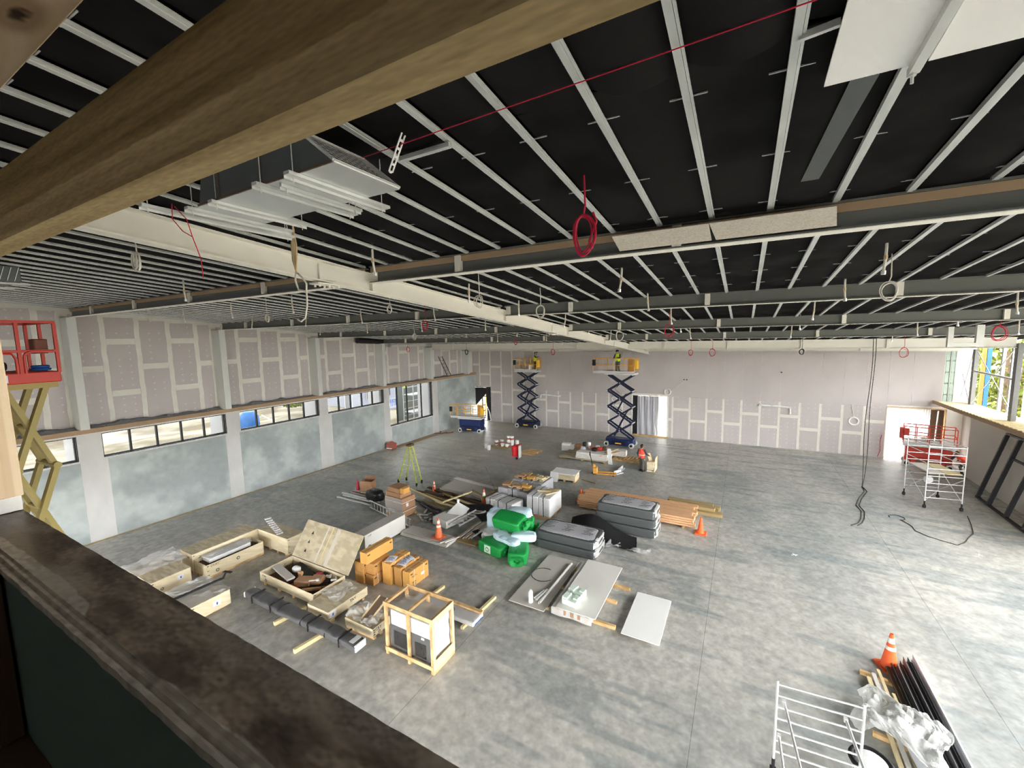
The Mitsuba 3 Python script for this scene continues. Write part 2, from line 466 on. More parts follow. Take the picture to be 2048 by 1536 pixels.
# ceiling: black lining above the battens, with the sheets of the two nearest bays hung one by one
mb = MB()
mb.sheet(lambda u, v: (-25.3 + 38.0 * u, -4.2 + 41.2 * v, ceil(-4.2 + 41.2 * v) + 0.24), 2, 2, 0.1)
struct('ceiling', mb, 'black_lining')
BX = [-0.45 + 0.66 * k for k in range(-36, 18)]
SHEETS = {}
for bay, (ya, yb) in enumerate([(0.2, 3.3), (3.3, 6.3), (6.7, 9.4), (9.4, 11.9)]):
    for k in range(24 if bay < 2 else 20, 48):
        if bay < 2 and k > 42:
            continue
        x0 = BX[k] + 0.03
        sag = rnd.choice([0.0, 0.01, 0.02, 0.05, 0.09]) if bay < 2 else rnd.choice([0.0, 0.02, 0.04])
        skew = rnd.uniform(-0.12, 0.12)

        def lin(u, v):
            x = x0 + 0.60 * u
            y = ya + (yb - ya) * v + skew * (u - 0.5) * v
            return x, y, ceil(y) + 0.085 - sag * np.sin(PI * u) ** 0.8 * (0.35 + 0.65 * v) + 0.012 * (meshkit.noise(np.stack([x * 3, y * 2, x * 0 + k], -1), 1) - 0.5)
        part('ceiling', 'lining_sheet', MB().sheet(lin, 7, 9, 0.012), 'black_lining', True)

# left wall: lower concrete wall with windows, ledge, upper plasterboard wall
WIN = [(1.3, 6.2, 3.68, 4.76), (7.0, 12.08, 3.68, 4.76), (12.8, 17.83, 3.68, 4.76), (18.5, 23.57, 3.70, 4.78), (24.15, 29.4, 1.69, 4.80)]
mb = MB()
y = -4.0
for (a, b, z0, z1) in WIN:
    mb.box(-25.0, XL, y, a, 0, 4.85)
    mb.box(-25.0, XL, a, b, 0, z0)
    mb.box(-25.0, XL, a, b, z1, 4.85)
    y = b
mb.box(-25.0, XL, y, YF, 0, 4.85)
struct('wall_left', mb, 'pale_concrete')
for (a, b, z) in [(1.0, 6.22, 3.6), (7.12, 11.98, 3.6), (12.72, 17.72, 3.6), (18.75, 23.5, 3.6), (24.25, 29.3, 1.6), (30.2, 36.35, 4.8)]:
    part('wall_left', 'concrete_panel', MB().box(XL, XL + 0.012, a, b, 0.02, z), 'grey_panel', label='smooth blue-grey concrete panel between two paler pilasters')
struct('wall_left_upper', MB().box(-25.25, -25.03, -4, YF, 4.85, 11.0), 'joint_compound')
NJ = 0
for i, c in enumerate(COLS[:-1]):
    ys = [c + 0.1, c + 1.14, c + 2.36, c + 3.57, c + 4.78, c + 5.5]
    for k in range(5):
        a, b = ys[k], ys[k + 1]
        top = ceil(b) - 0.05
        zs = [5.02] + ([7.58] if k % 2 == 0 else [6.42, 8.77]) + [top]
        zs = [z for z in zs if z <= top]
        for z0, z1 in zip(zs[:-1], zs[1:]):
            if z1 - z0 > 0.1:
                part('wall_left_upper', 'plasterboard_sheet', MB().box(-25.03, -25.018, a + 0.002, b - 0.002, z0 + 0.002, z1 - 0.002), 'plasterboard')
        for z in zs[1:-1]:
            part('wall_left_upper', 'joint_strip', MB().box(-25.018, -25.014, a + 0.10, b - 0.10, z - 0.13, z + 0.13), 'joint_compound')
        w = 0.085 + 0.02 * rnd.random()
        sl = rnd.uniform(-0.02, 0.02)
        part('wall_left_upper', 'joint_strip', MB().sheet(lambda u, v: (-25.013 + 0 * u, b - w + 2 * w * u + 0.018 * np.sin(v * 11 + 3 * b) * np.sin(v * 29 + b) + sl * v, 5.02 + (top - 5.02) * v), 2, 24, 0.0), 'joint_compound')
for i, c in enumerate(COLS[1:]):
    solo('column', MB().box(-25.0, -24.22, c - 0.15, c + 0.15, 5.07, beam_b(c) - 0.02, 0.012), 'column_paint',
         ['painted steel column on the left wall behind the red lift', 'painted steel column between the first two long strip windows', 'painted steel column between the second and third strip windows', 'painted steel column above the left edge of the tall window',
          'painted steel column above the right edge of the tall window', 'painted steel column in the far left corner'][i], 'column')
struct('trim_1', MB().box(-24.95, -24.56, -4, YF, 4.852, 5.05, 0.004), 'timber_rail')
labels['trim_1']['label'] = 'brown timber rail along the left wall above the windows'


def membrane(u, v):
    y = 1.0 + 35.2 * v
    n = meshkit.noise(np.stack([u * 3, y * 2.2, 0 * u], -1), 4)
    m = meshkit.noise(np.stack([u * 7, y * 6, 0 * u + 3], -1), 5)
    return -24.99 + 0.36 * u + 0.03 * n, y, 5.055 + (0.02 + 0.16 * n * n + 0.05 * m) * np.sin(PI * np.clip(u * 0.9 + 0.1, 0, 1))


for i, c in enumerate(COLS[:-1]):
    y0, y1 = c + .16, (COLS[i + 1] - .16 if i < 5 else 34.4)
    solo('crumpled_membrane', MB().sheet(lambda u, v: membrane(u, (y0 + (y1 - y0) * v - 1.0) / 35.2), 6, 48, .004), 'grey_membrane', 'crumpled dark grey membrane on the left ledge ' + ['behind the red basket lift', 'above the first full strip window', 'above the strip window with the blue machine', 'above the strip window nearest the tall one', 'above the tall window', 'at the far left corner'][i], 'membrane', smooth=True)

for i, (a, b, z0, z1) in enumerate(WIN):
    nm = f'window_{i + 1}'
    mb = MB()
    for s in ((a, a + .06, z0, z1), (b - .06, b, z0, z1), (a, b, z0, z0 + .07), (a, b, z1 - .05, z1)):
        mb.box(-24.96, -24.84, s[0], s[1], s[2], s[3])
    mb.box(-24.84, -24.705, b - .03, b - 0.002, z0, z1)
    mb.box(-24.84, -24.705, a, b, z0 + .001, z0 + .03)
    struct(nm, mb, 'window_black')
    mul = [a + (b - a) * k / 5 for k in range(1, 5)] if i < 4 else [25.15, 26.3, 28.1]
    ed = [a] + mul + [b]
    for m in mul:
        part(nm, 'mullion', MB().box(-24.95, -24.83, m - .035, m + .035, z0 + .07, z1 - .05), 'window_black')
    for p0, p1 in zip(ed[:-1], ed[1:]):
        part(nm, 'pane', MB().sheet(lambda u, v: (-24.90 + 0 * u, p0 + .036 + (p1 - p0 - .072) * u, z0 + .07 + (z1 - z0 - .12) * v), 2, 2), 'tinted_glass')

# far wall
FAR = [(-25.0, -22.26, 0, 3.64), (-8.38, -5.42, 0, 3.55), (8.5, 11.46, 0, 3.55)]
mb = MB()
x = -25.3
for (a, b, z0, z1) in FAR:
    if a > x:
        mb.box(x, a, YF + .02, YF + .25, 0, 3.6)
    mb.box(a, b, YF + .02, YF + .25, z1, 3.7)
    x = b
mb.box(x, 12.3, YF + .02, YF + .25, 0, 3.6)
mb.box(-25.3, 11.15, YF + .021, YF + .249, 3.6, 9.0)
mb.box(11.15, 12.5, YF + .2, YF + .249, 3.6, 9.0)
struct('wall_far', mb, 'joint_compound')
XJ = [-24.1, -22.8, -21.5, -20.24, -18.95, -17.75, -16.5, -15.25, -14.05, -12.85, -11.6, -10.4, -9.2, -8.38, -5.42, -5.04, -3.72, -2.49, -1.28, -0.04, 1.19, 2.43, 3.68, 4.9, 6.15, 7.36, 8.5, 9.7, 11.15]
XJ = [-25.0] + XJ


def sheet_far(a, b, z0, z1):
    part('wall_far', 'plasterboard_sheet', MB().box(a + .003, b - .003, YF, YF + .018, z0 + .003, z1 - .003), 'plasterboard')


def strip_far(a, b, z0, z1):
    part('wall_far', 'joint_strip', MB().box(a, b, YF - .006, YF - .001, z0, z1), 'joint_compound')


for k, (a, b) in enumerate(zip(XJ[:-1], XJ[1:])):
    mid = (a + b) / 2
    door = any(d[0] - .01 < mid < d[1] + .01 for d in FAR)
    lo = 3.66 if door else 0.0
    if b < -16:
        zs = {0: [5.9], 1: [4.9, 2.6], 2: [5.7, 3.1], 3: [4.8, 1.9], 4: [6.4, 3.4]}[k % 5]
    else:
        zs = [2.46 if (k % 2 == 0) else 1.58, 3.5] if not door else []
    zs = sorted([z for z in zs if lo + .2 < z < 7.2])
    ed = [lo] + zs + [7.32]
    for z0, z1 in zip(ed[:-1], ed[1:]):
        sheet_far(a, b, z0, z1)
    for z in zs:
        if z != 3.5:
            strip_far(a + .07, b - .07, z - .11, z + .11)
    if k and not (door and b > -16 and a not in (8.5,)) and b <= 8.6:
        zt = 7.25 if b < -15.5 else 3.5
        zb = 3.68 if any(d[0] + .05 < a < d[1] - .05 for d in FAR) else 0.03
        if zt > zb + 0.3 and a not in (-8.38,):
            strip_far(a - .075, a + .075, zb, zt)

# door openings in the far wall: frames, torn plastic and sheets
mb = MB()
mb.box(-25.0, -24.93, 36.43, 36.62, 0, 3.63).box(-22.33, -22.262, 36.43, 36.62, 0, 3.63).box(-24.93, -22.33, 36.43, 36.62, 3.52, 3.63).box(-24.93, -22.33, 36.43, 36.62, 0, .04)
mb.box(-23.95, -23.88, 36.48, 36.55, 0, 3.5).box(-24.93, -22.4, 36.48, 36.55, 2.55, 2.62)
struct('door_1', mb, 'black')
part('door_1', 'torn_sheet', MB().sheet(lambda u, v: (-23.35 + 1.02 * u + .05 * np.sin(6 * v), 36.44 - .03 * np.sin(9 * u + 3 * v), .06 + 3.48 * v), 12, 16), 'black_plastic', True, 'black plastic hanging over the right half')
part('door_1', 'torn_sheet', MB().add([(-24.93, 36.45, 3.5), (-24.93, 36.45, 1.35), (-23.3, 36.40, 3.5), (-23.3, 36.42, 2.95)], [(0, 1, 3), (0, 3, 2)]), 'black_plastic', False, 'black plastic flap torn diagonally')
part('door_1', 'torn_sheet', MB().add([(-23.36, 36.46, .05), (-23.36, 36.40, 1.75), (-22.5, 36.46, .05)], [(0, 2, 1)]), 'milky_sheet')
mb = MB()
mb.box(-8.38, -8.32, 36.43, 36.6, 0, 3.54).box(-5.48, -5.421, 36.43, 36.6, 0, 3.54).box(-8.32, -5.48, 36.43, 36.6, 3.46, 3.54)
struct('door_2', mb, 'white_paint')
part('door_2', 'dark_board', MB().box(-8.31, -7.9, 36.45, 36.52, 0.02, 3.45), 'black', label='black strip at the left jamb')


def drape(u, v):
    return -7.9 + 1.75 * u, 36.40 + .04 * np.sin(21 * u + 2 * v) + .03 * np.sin(47 * u) * v, .03 + 3.42 * v


part('door_2', 'plastic_sheet', MB().sheet(drape, 60, 12), 'bale_print_film', True, 'translucent plastic hanging in folds')
part('door_2', 'white_board', MB().sheet(lambda u, v: (-6.55 + .16 * (1 - v) * (u < .5) + 1.07 * u, 36.37 + .015 * np.sin(9 * v + 5 * u), .02 + 3.44 * v), 6, 10), 'milky_sheet', label='bright white sheet')
part('door_2', 'threshold', MB().box(-8.2, -5.4, 36.1, 36.4, 0.002, .09), 'pine')
mb = MB()
mb.box(8.5, 8.56, 36.43, 36.6, 0, 3.54).box(11.40, 11.455, 36.43, 36.6, 0, 3.54).box(8.56, 11.40, 36.43, 36.6, 3.47, 3.54)
struct('door_3', mb, 'pine')
part('door_3', 'plastic_sheet', MB().sheet(lambda u, v: (8.5 + 1.82 * u, 36.36 + .03 * np.sin(5 * u + 7 * v) * (1 - v) - .1 * (1 - v) * u, .1 + 3.42 * v), 14, 18), 'milky_sheet', True, 'white sheet stretched over the opening')
part('door_3', 'folded_edge', MB().sheet(lambda u, v: (10.3 + .4 * u, 36.38 + .03 * np.sin(20 * u), 1.6 + 1.9 * v), 10, 5), 'milky_sheet', True)
part('door_3', 'dark_lobby', MB().box(10.25, 11.7, 37.4, 37.5, 0, 3.7).box(11.62, 11.7, 36.66, 37.39, 0, 3.7).box(10.25, 11.61, 36.66, 37.39, 3.62, 3.7), 'dark_timber')  # dark panels added behind the gap to stop the sky glowing through
part('door_3', 'pole', MB().cyl((11.0, 36.5, .02), (11.08, 36.5, 3.4), .035), 'white_paint')
mb = MB()
for x in (11.17, 11.43, 11.66):
    mb.box(x - .02, x + .02, 36.42, 36.55, 3.7, 7.4)
solo('corner_stud_frame', mb, 'galvanised', 'steel studs at the far right corner holding pale green insulation', 'stud frame')
for x0 in (11.195, 11.455):
    for j in range(5):
        solo('insulation_batt', MB().blob((x0 + .105, 36.5, 4.12 + .72 * j), (.195, .12, .68), .3, .0, 3, 14, 10, seed=j), 'insulation_green', f'pale green insulation batt in the {"left" if x0 < 11.3 else "right"} bay of the corner studs, {ordinal(j + 1)} from the bottom', 'insulation', 'insulation batts in the far right corner', True)

# right wall: lower wall, ledge with slats, columns, wrap panels and open bays above
struct('wall_right', MB().box(XF, XF + .25, 22.5, 33.6, 0, 4.0).box(XF, XF + .25, .8, 22.5, 0, .25).box(XF, XF + .25, .8, 22.5, 3.7, 4.0).box(XF, XF + .25, -4, .8, 0, 11).box(12.2, 12.4, 33.6, 36.6, 0, 4.0), 'brown_plaster')  # unseen low opening added for daylight; near end closed to darken the camera side
deck = thing('timber_ledge', 'timber ledge with slats running along the top of the right wall', 'ledge')
part(deck, 'front_rail', MB().box(10.70, 10.78, -3, 36.3, 3.90, 4.10).box(10.9, 10.97, -3, 36.3, 3.90, 4.02), 'timber_rail')
for k in range(26):
    y = 26.3 + .36 * k
    part(deck, 'slat', MB().box(10.70, 12.25, y, y + .16, 4.102, 4.145), 'slat_timber')
part(deck, 'plywood_deck', MB().box(10.79, 12.3, -3, 26.2, 4.103, 4.14), 'crate_ply')
for k, (x, y) in enumerate([(11.42, 29.05), (11.92, 34.7)]):
    solo('right_column', MB().box(x - .09, x + .09, y - .14, y + .14, 4.146, beam_b(y) - .01), 'dark_grey_steel',
         ['grey steel column on the right ledge between the bay of greenery and the white wrap', 'grey steel column at the far end of the right ledge beside white wrap'][k], 'column')
wr = solo('building_wrap', MB().sheet(lambda u, v: (12.0 + .02 * np.sin(8 * u), 34.85 + 1.55 * u, 4.15 + 3.4 * v), 8, 6), 'milky_sheet', 'white building wrap stretched across the far end of the right wall', 'wrap', smooth=True)
wr = solo('building_wrap', MB().sheet(lambda u, v: (11.6 + .02 * np.sin(8 * u), 23.55 + 5.3 * u, 4.15 + 4.1 * v), 8, 6), 'milky_sheet', 'white building wrap at the right edge, nearer than the dark column', 'wrap', smooth=True)
for k, (p, q) in enumerate([((11.55, 29.4, 7.9), (11.8, 34.4, 4.25)), ((11.62, 29.4, 4.3), (11.87, 34.4, 7.3)), ((11.9, 34.95, 7.3), (11.95, 36.2, 4.4)), ((11.9, 35.0, 4.3), (11.95, 36.3, 5.9))][:4]):
    solo('brace_rod', MB().cyl(p, q, .022, 8), 'light_grey_steel', ['steel brace rod falling to the left across the open bay at right', 'steel brace rod rising to the left across the open bay at right', 'steel brace rod high in front of the far white wrap', 'short steel brace rod low in front of the far white wrap'][k], 'rod')
solo('brace_tube', MB().cyl((11.55, 29.2, 6.1), (11.85, 34.55, 6.15), .06, 10), 'column_paint', 'horizontal painted tube halfway up the open bay at right', 'tube')
lf = thing('steel_stud_frame', 'black steel stud frame leaning against the right wall', 'stud frame')
base = [(10.72, 29.5), (10.70, 28.35), (10.68, 26.75), (10.66, 25.3)]
for k, (x, y) in enumerate(base):
    part(lf, 'stud', MB().bar((x, y, .06), (11.52, y, 3.36), .16, .09, (0, 1, 0)), 'window_black')
part(lf, 'bottom_plate', MB().bar((10.73, 29.65, .05), (10.65, 25.0, .05), .12, .08), 'window_black')
part(lf, 'top_plate', MB().bar((11.53, 29.6, 3.42), (11.53, 25.0, 3.42), .10, .08), 'window_black')
part(lf, 'noggin', MB().bar((11.3, 28.3, 2.45), (11.3, 25.0, 2.45), .07, .1), 'window_black')

# ------------------------------------------------------------------ roof steel
BAYNAME = ['before the first cross beam', 'between first two cross beams', 'past the second cross beam', 'past the third cross beam', 'past the fourth cross beam', 'past the fifth cross beam']
KMAX = [6, 9, 12, 14, 17, 17]


def batten_mesh(ya, yb):
    mb = MB()
    mb.bar((0, ya, ceil(ya) + .03), (0, yb, ceil(yb) + .03), .050, .044)
    mb.bar((.037, ya, ceil(ya) + .022), (.037, yb, ceil(yb) + .022), .018, .012)
    return mb


for b in range(6):
    ya, yb = (-1.0 if b == 0 else BEAMS[b - 1] + .13), BEAMS[b] - .06
    d = mikit.ply(batten_mesh(ya, yb).out(), 'mat_galvanised')
    dcs = [mikit.ply(MB().bar((-.13, yy, ceil(yy) + .065), (.14, yy + .01, ceil(yy) + .065), .010, .010).out(), 'mat_galvanised') for yy in np.arange(ya + .9, yb - .2, 1.25)]
    for k in range(-36, KMAX[b] + 1):
        r = k + 10
        where = f'{ordinal(r)} right of' if r > 0 else f'{ordinal(1 - r)} left of'
        o = thing('ceiling_batten', f'galvanised ceiling batten {where} the cream beam, ' + BAYNAME[b], 'batten', 'ceiling battens ' + BAYNAME[b])
        tw = T().translate([-0.45 + .66 * k, 0, 0])
        if b < 2 and -14 < k < 9:
            scene[o + '__batten'] = {**d, 'to_world': tw}
            for dc in dcs:
                scene[numbered(o + '__hanger_clip')] = {**dc, 'to_world': tw}
        else:
            scene[o] = {**d, 'to_world': tw}


def ibeam(x0, x1, y, zb, h, w=.2, t=.02):
    return MB().box(x0, x1, y - w / 2, y + w / 2, zb, zb + t).box(x0, x1, y - .008, y + .008, zb + t, zb + h - t).box(x0, x1, y - w / 2, y + w / 2, zb + h - t, zb + h)


for i, y in enumerate(BEAMS):
    zb = beam_b(y) if i < 4 else (7.68 if i == 4 else 7.32)
    h = .33 if i < 4 else (.5 if i == 4 else .3)
    for side, (a, b) in enumerate([(-24.2, -7.11), (-6.89, 11.3)]):
        o = thing('cross_beam', ['first', 'second', 'third', 'fourth', 'fifth', 'last'][i] + ' steel cross beam from the camera, ' + ['left', 'right'][side] + ' of the long cream beam', 'beam')
        part(o, 'steel_section', ibeam(a, b, y, zb, h, .2 if i < 4 else .16), 'grey_green_steel' if i < 4 else 'cream_steel')  # web colour darkened to paint in the shade above the flange
        part(o, 'bottom_flange', MB().box(a, b, y - .105, y + .105, zb - .012, zb - .001), 'cream_steel', label='cream painted bottom flange')
        cle = MB()
        e = b if side == 0 else a
        s = -1 if side == 0 else 1
        cle.box(min(e, e + s * .16), max(e, e + s * .16), y - .03, y - .012, zb + .03, zb + h - .03)
        for x in np.arange(a + 2.2, b - 1, 3.75):
            cle.box(x, x + .12, y - .1, y - .012, zb + .022, zb + h - .022)
        part(o, 'cleat', cle, 'cream_steel')
        if i == 0:
            part(o, 'timber_packer', MB().box(a, b, y - .06, y - .015, zb + h - .12, zb + h - .025), 'timber_rail', label='brown timber packer against the web')
mz = lambda y: 10.17 - .087 * y
mb = MB()
for (ya, yb) in [(-3.5, 5.4), (5.4, 16.2), (16.2, 25.6), (25.6, 36.1)]:
    lo, hi = (.0, .39)
    for dz, w, h in ((.012, .22, .024), (.195, .014, .36), (.378, .22, .024)):
        mb.bar((-7, ya, mz(ya) + dz), (-7, yb, mz(yb) + dz), w, h)
main = thing('main_beam', 'long cream painted steel beam running from the camera to the far wall', 'beam')
part(main, 'steel_section', mb, 'cream_steel')
for ys in (5.4, 16.2, 25.6):
    mb = MB()
    mb.box(-6.99, -6.95, ys - .18, ys + .18, mz(ys) + .05, mz(ys) + .34)
    mb.box(-7.13, -6.87, ys - .28, ys + .28, mz(ys) - .04, mz(ys) - .012)
    for bx in (-7.07, -6.93):
        for by in (-.2, 0, .2):
            mb.cyl((bx, ys + by, mz(ys) - .085), (bx, ys + by, mz(ys) - .04), .022, 6)
    part(main, 'splice_plate', mb, 'cream_steel', label='bolted splice plate')
for ys in BEAMS[:5]:
    part(main, 'stiffener', MB().box(-7.1, -6.9, ys - .012, ys + .012, mz(ys) + .03, mz(ys) + .36), 'cream_steel')

# small steel frames hanging at the left wall head and the right end
for k, (x, y0, y1) in enumerate([(-24.4, 24.3, 28.4)]):
    solo('hanging_steel_frame', MB().box(x - .06, x + .06, y0, y0 + .35, 8.3, 9.1).box(x - .06, x + .06, y1 - .3, y1, 8.0, 8.8).box(x - .06, x + .06, y0, y1, 8.05, 8.25), 'column_paint', 'pale steel goalpost frame hanging at the head of the left wall above the tall window', 'steel frame')
solo('hanging_steel_frame', MB().box(6.6, 6.75, 21.5, 21.65, 7.95, 8.7).box(7.35, 7.55, 21.5, 21.65, 7.95, 8.75).box(6.75, 7.35, 21.5, 21.65, 7.97, 8.1), 'column_paint', 'pale steel frame of two posts hanging from the ceiling at right', 'steel frame')
solo('black_duct', MB().tube([(-24.6, 21.2, 8.62), (-24.55, 23.7, 8.5)], .2, 14), 'black_plastic', 'black round duct stub at the head of the left wall above the third window', 'duct', smooth=30)
solo('white_fitting', MB().cyl((-24.55, 23.72, 8.5), (-24.54, 23.95, 8.49), .24, 14), 'column_paint', 'pale round collar at the end of the black duct', 'collar')

# ------------------------------------------------------------------ opening in front of the camera
def chamfer_x(x0, x1, y0, y1, z0, z1, b):
    return MB().box(x0, x1, y0, y1, z0, z1, b)


solo('lintel_beam', chamfer_x(-7, 4, 0.50, 0.594, 9.012, 9.25, .006), 'sawn_beam', 'thick sawn timber beam crossing the top of the view diagonally', 'timber beam')
solo('top_plate', chamfer_x(-6, 4, 0.12, 0.372, 9.25, 9.30, .004), 'knotty_timber', 'pale knotty timber board in the top left corner', 'timber board')
solo('side_post', chamfer_x(-4.62, -4.26, 0.60, 0.783, 7.60, 9.7, .004), 'knotty_timber', 'pale timber post at the left edge standing on a white block', 'post')
solo('post_block', chamfer_x(-4.75, -4.33, 0.62, 0.783, 7.484, 7.598, .003), 'white_paint', 'white block between the left post and the dark sill', 'block')
solo('lower_post', chamfer_x(-3.8, -3.33, 0.40, 0.49, 6.51, 7.9, .004), 'dark_timber', 'brown timber post at the lower left edge below the sill', 'post')


def sill_top(u, v):
    x, yy = -8 + 11 * u, .49 + .293 * v
    n = meshkit.fbm if False else meshkit.noise
    q = np.stack([x * 6, yy * 22, 0 * x], -1)
    ragged = .002 * (n(np.stack([x * 16, 0 * x, 0 * x], -1), 9) - .5) * np.where((v < .01) | (v > .99), 1, 0)
    strip = np.where(yy < .545, -.007, 0) + np.where(abs(yy - .516) < .007, -.010, 0)
    return x, yy + ragged * 2, 7.478 + .0018 * (n(q, 2) - .5) + .0016 * (n(q * 3.1, 3) - .5) + strip


solo('dark_sill', MB().sheet(sill_top, 420, 26, .034), 'dark_sill', 'dark stained timber sill with a grey rough edge crossing the lower left', 'sill', smooth=25)


# ------------------------------------------------------------------ people
def limb(bones, seg=10):
    out = None
    hulls = []
    for p, q, r1, r2 in bones:
        a = m3.Manifold.sphere(r1, seg).translate(list(p))
        b = m3.Manifold.sphere(r2, seg).translate(list(q))
        hulls.append(m3.Manifold.batch_hull([a, b]))
    out = hulls[0]
    for h in hulls[1:]:
        out = out + h
    return out


def soften(m, length=.035):
    m = m.refine_to_length(length)
    k = m.to_mesh()
    t = trimesh.Trimesh(np.array(k.vert_properties[:, :3]), np.array(k.tri_verts), process=False)
    trimesh.smoothing.filter_taubin(t, iterations=6)
    return t.vertices, t.faces


def person(loc, rz, J, label, vest, vest_label, head='hair', shirt='work_shirt'):
    """J: joints in metres, the figure facing +y."""
    o = thing('person', label, 'person')
    P = {k: np.array(v, float) for k, v in J.items()}
    for s in 'lr':
        el, wr, = P['elbow_' + s], P['wrist_' + s]
        d = (wr - el) / np.linalg.norm(wr - el)
        P['knuckle_' + s] = wr + d * .09
    B = [(P['hip'], P['chest'], .13, .145), (P['chest'], P['neck'], .13, .055), (P['neck'], P['head'], .055, .075), (P['head'] + (0, .005, .01), P['head'] + (0, .01, .06), .085, .09)]
    face = P['head'] + np.array([0, .10, .0])
    B += [(face + (0, -.02, .015), face + (0, .012, -.012), .014, .014), (P['head'] + (.085, 0, 0), P['head'] + (.092, -.01, .02), .02, .018), (P['head'] + (-.085, 0, 0), P['head'] + (-.092, -.01, .02), .02, .018), (P['head'] + (0, .05, -.075), P['head'] + (0, .03, -.05), .035, .05)]
    for s, sx in (('l', -1), ('r', 1)):
        sh, el, wr = P['shoulder_' + s], P['elbow_' + s], P['wrist_' + s]
        B += [(P['chest'] + (0, 0, .1), sh, .09, .058), (sh, el, .054, .042), (el, wr, .042, .029), (wr, P['knuckle_' + s], .03, .034)]
        B += [(P['hip'] + (sx * .08, 0, -.02), P['knee_' + s], .088, .058), (P['knee_' + s], P['ankle_' + s], .056, .04), (P['ankle_' + s] + (0, -.03, -.03), P['ankle_' + s] + (0, .15, -.045), .042, .032)]
    body = limb(B)
    for s, sx in (('l', -1), ('r', 1)):
        kn, wr = P['knuckle_' + s], P['wrist_' + s]
        d = (kn - wr) / np.linalg.norm(kn - wr)
        side = np.cross(d, (0, 1, 0)); side /= np.linalg.norm(side) + 1e-9
        fr = np.cross(side, d)
        for i, ln in enumerate((.062, .072, .068, .052)):
            a = kn + fr * (.024 - .016 * i) + d * .018
            body = body + limb([(a, a + d * ln * .55, .0095, .009), (a + d * ln * .55, a + d * ln + side * sx * .012, .009, .0075)], 8)
        a = wr + d * .03 + fr * .03
        body = body + limb([(a, a + fr * .03 + d * .035, .012, .009)], 8)
    put(numbered(o + '__body'), MB(loc, rz).add(*soften(body)), 'mat_skin'[4:], True)
    tr, bt, vs, sl = [], [], [], []
    for s, sx in (('l', -1), ('r', 1)):
        tr += [(P['hip'] + (sx * .08, 0, -.02), P['knee_' + s], .105, .075), (P['knee_' + s], P['ankle_' + s] + (0, 0, .03), .073, .062)]
        bt.append(limb([(P['ankle_' + s] + (0, -.035, -.03), P['ankle_' + s] + (0, .16, -.042), .056, .046), (P['ankle_' + s] + (0, -.02, -.02), P['ankle_' + s] + (0, 0, .08), .055, .055)]))
        sl.append(limb([(P['shoulder_' + s], P['elbow_' + s], .066, .056), (P['elbow_' + s], P['elbow_' + s] * .15 + P['wrist_' + s] * .85, .054, .044)]))
    tr.append((P['hip'] + (-.05, 0, 0), P['hip'] + (.05, 0, .02), .135, .135))
    part(o, 'trousers', MB(loc, rz).add(*soften(limb(tr))), 'work_trousers', True)
    for m in sl:
        part(o, 'sleeve', MB(loc, rz).add(*soften(m)), shirt, True)
    for m in bt:
        part(o, 'boot', MB(loc, rz).add(*soften(m)), 'black', True)
    sh = (P['shoulder_l'] + P['shoulder_r']) / 2
    v = limb([(P['hip'] + (-.06, 0, .02), P['chest'] + (-.05, 0, 0), .142, .15), (P['hip'] + (.06, 0, .02), P['chest'] + (.05, 0, 0), .142, .15), (P['chest'], sh + (0, 0, -.01), .15, .10), (P['shoulder_l'] * .75 + sh * .25, P['shoulder_r'] * .75 + sh * .25, .072, .072)])
    vk = part(o, 'vest', MB(loc, rz).add(*soften(v)), vest, True, vest_label)
    up = (P['chest'] - P['hip']) / np.linalg.norm(P['chest'] - P['hip'])
    bc = P['hip'] + up * .16
    t = np.linspace(0, 2 * PI, 24, endpoint=False)
    part(vk, 'reflective_band', MB(loc, rz).tube(bc + np.stack([.205 * np.cos(t), .153 * np.sin(t), 0 * t], 1), .022, 6, True), 'reflective')
    h = P['head']
    if head == 'hair':
        part(o, 'hair', MB(loc, rz).man(limb([(h + (0, -.03, .045), h + (0, .02, .085), .092, .08), (h + (0, -.045, -.03), h + (0, -.03, .04), .07, .09)], 14)), 'hair', True)
    else:
        part(o, 'helmet', MB(loc, rz).man(limb([(h + (0, -.02, .06), h + (0, .02, .085), .112, .10)], 14) + limb([(h + (0, .05, .055), h + (0, .15, .045), .06, .045)], 10)), head, True)
    return o


STAND = dict(hip=(0, 0, .93), chest=(0, .02, 1.25), neck=(0, .02, 1.45), head=(0, .05, 1.60), shoulder_l=(-.185, .02, 1.40), shoulder_r=(.185, .02, 1.40), elbow_l=(-.26, -.02, 1.12), elbow_r=(.26, .0, 1.12),
             wrist_l=(-.27, .10, .90), wrist_r=(.27, .16, .93), knee_l=(-.10, .03, .50), knee_r=(.10, .02, .50), ankle_l=(-.12, -.02, .09), ankle_r=(.12, -.02, .09))
person((-5.46, 26.5, 0), -20, {**STAND, 'elbow_r': (.30, .10, 1.15), 'wrist_r': (.34, .32, 1.02), 'knee_l': (-.09, .06, .5), 'ankle_l': (-.11, .05, .09)},
       'worker in a red vest seen from behind beside a wooden box on the floor', 'hi_vis_red', 'red high-visibility vest')
person((-17.15, 35.3, 5.503), -75, {**STAND, 'elbow_l': (-.27, .10, 1.62), 'wrist_l': (-.16, .26, 1.84), 'elbow_r': (.28, .12, 1.25), 'wrist_r': (.22, .34, 1.3)},
       'worker in a yellow vest on the left raised scissor lift, one arm lifted', 'hi_vis_yellow', 'yellow high-visibility vest')
person((-8.45, 31.9, 5.783), 165, {**STAND, 'head': (0, .09, 1.60), 'elbow_l': (-.26, .10, 1.17), 'wrist_l': (-.12, .32, 1.15), 'elbow_r': (.26, .10, 1.17), 'wrist_r': (.14, .33, 1.1)},
       'worker in a dark helmet and yellow vest standing on the right raised scissor lift', 'hi_vis_yellow', 'yellow high-visibility vest', 'black')
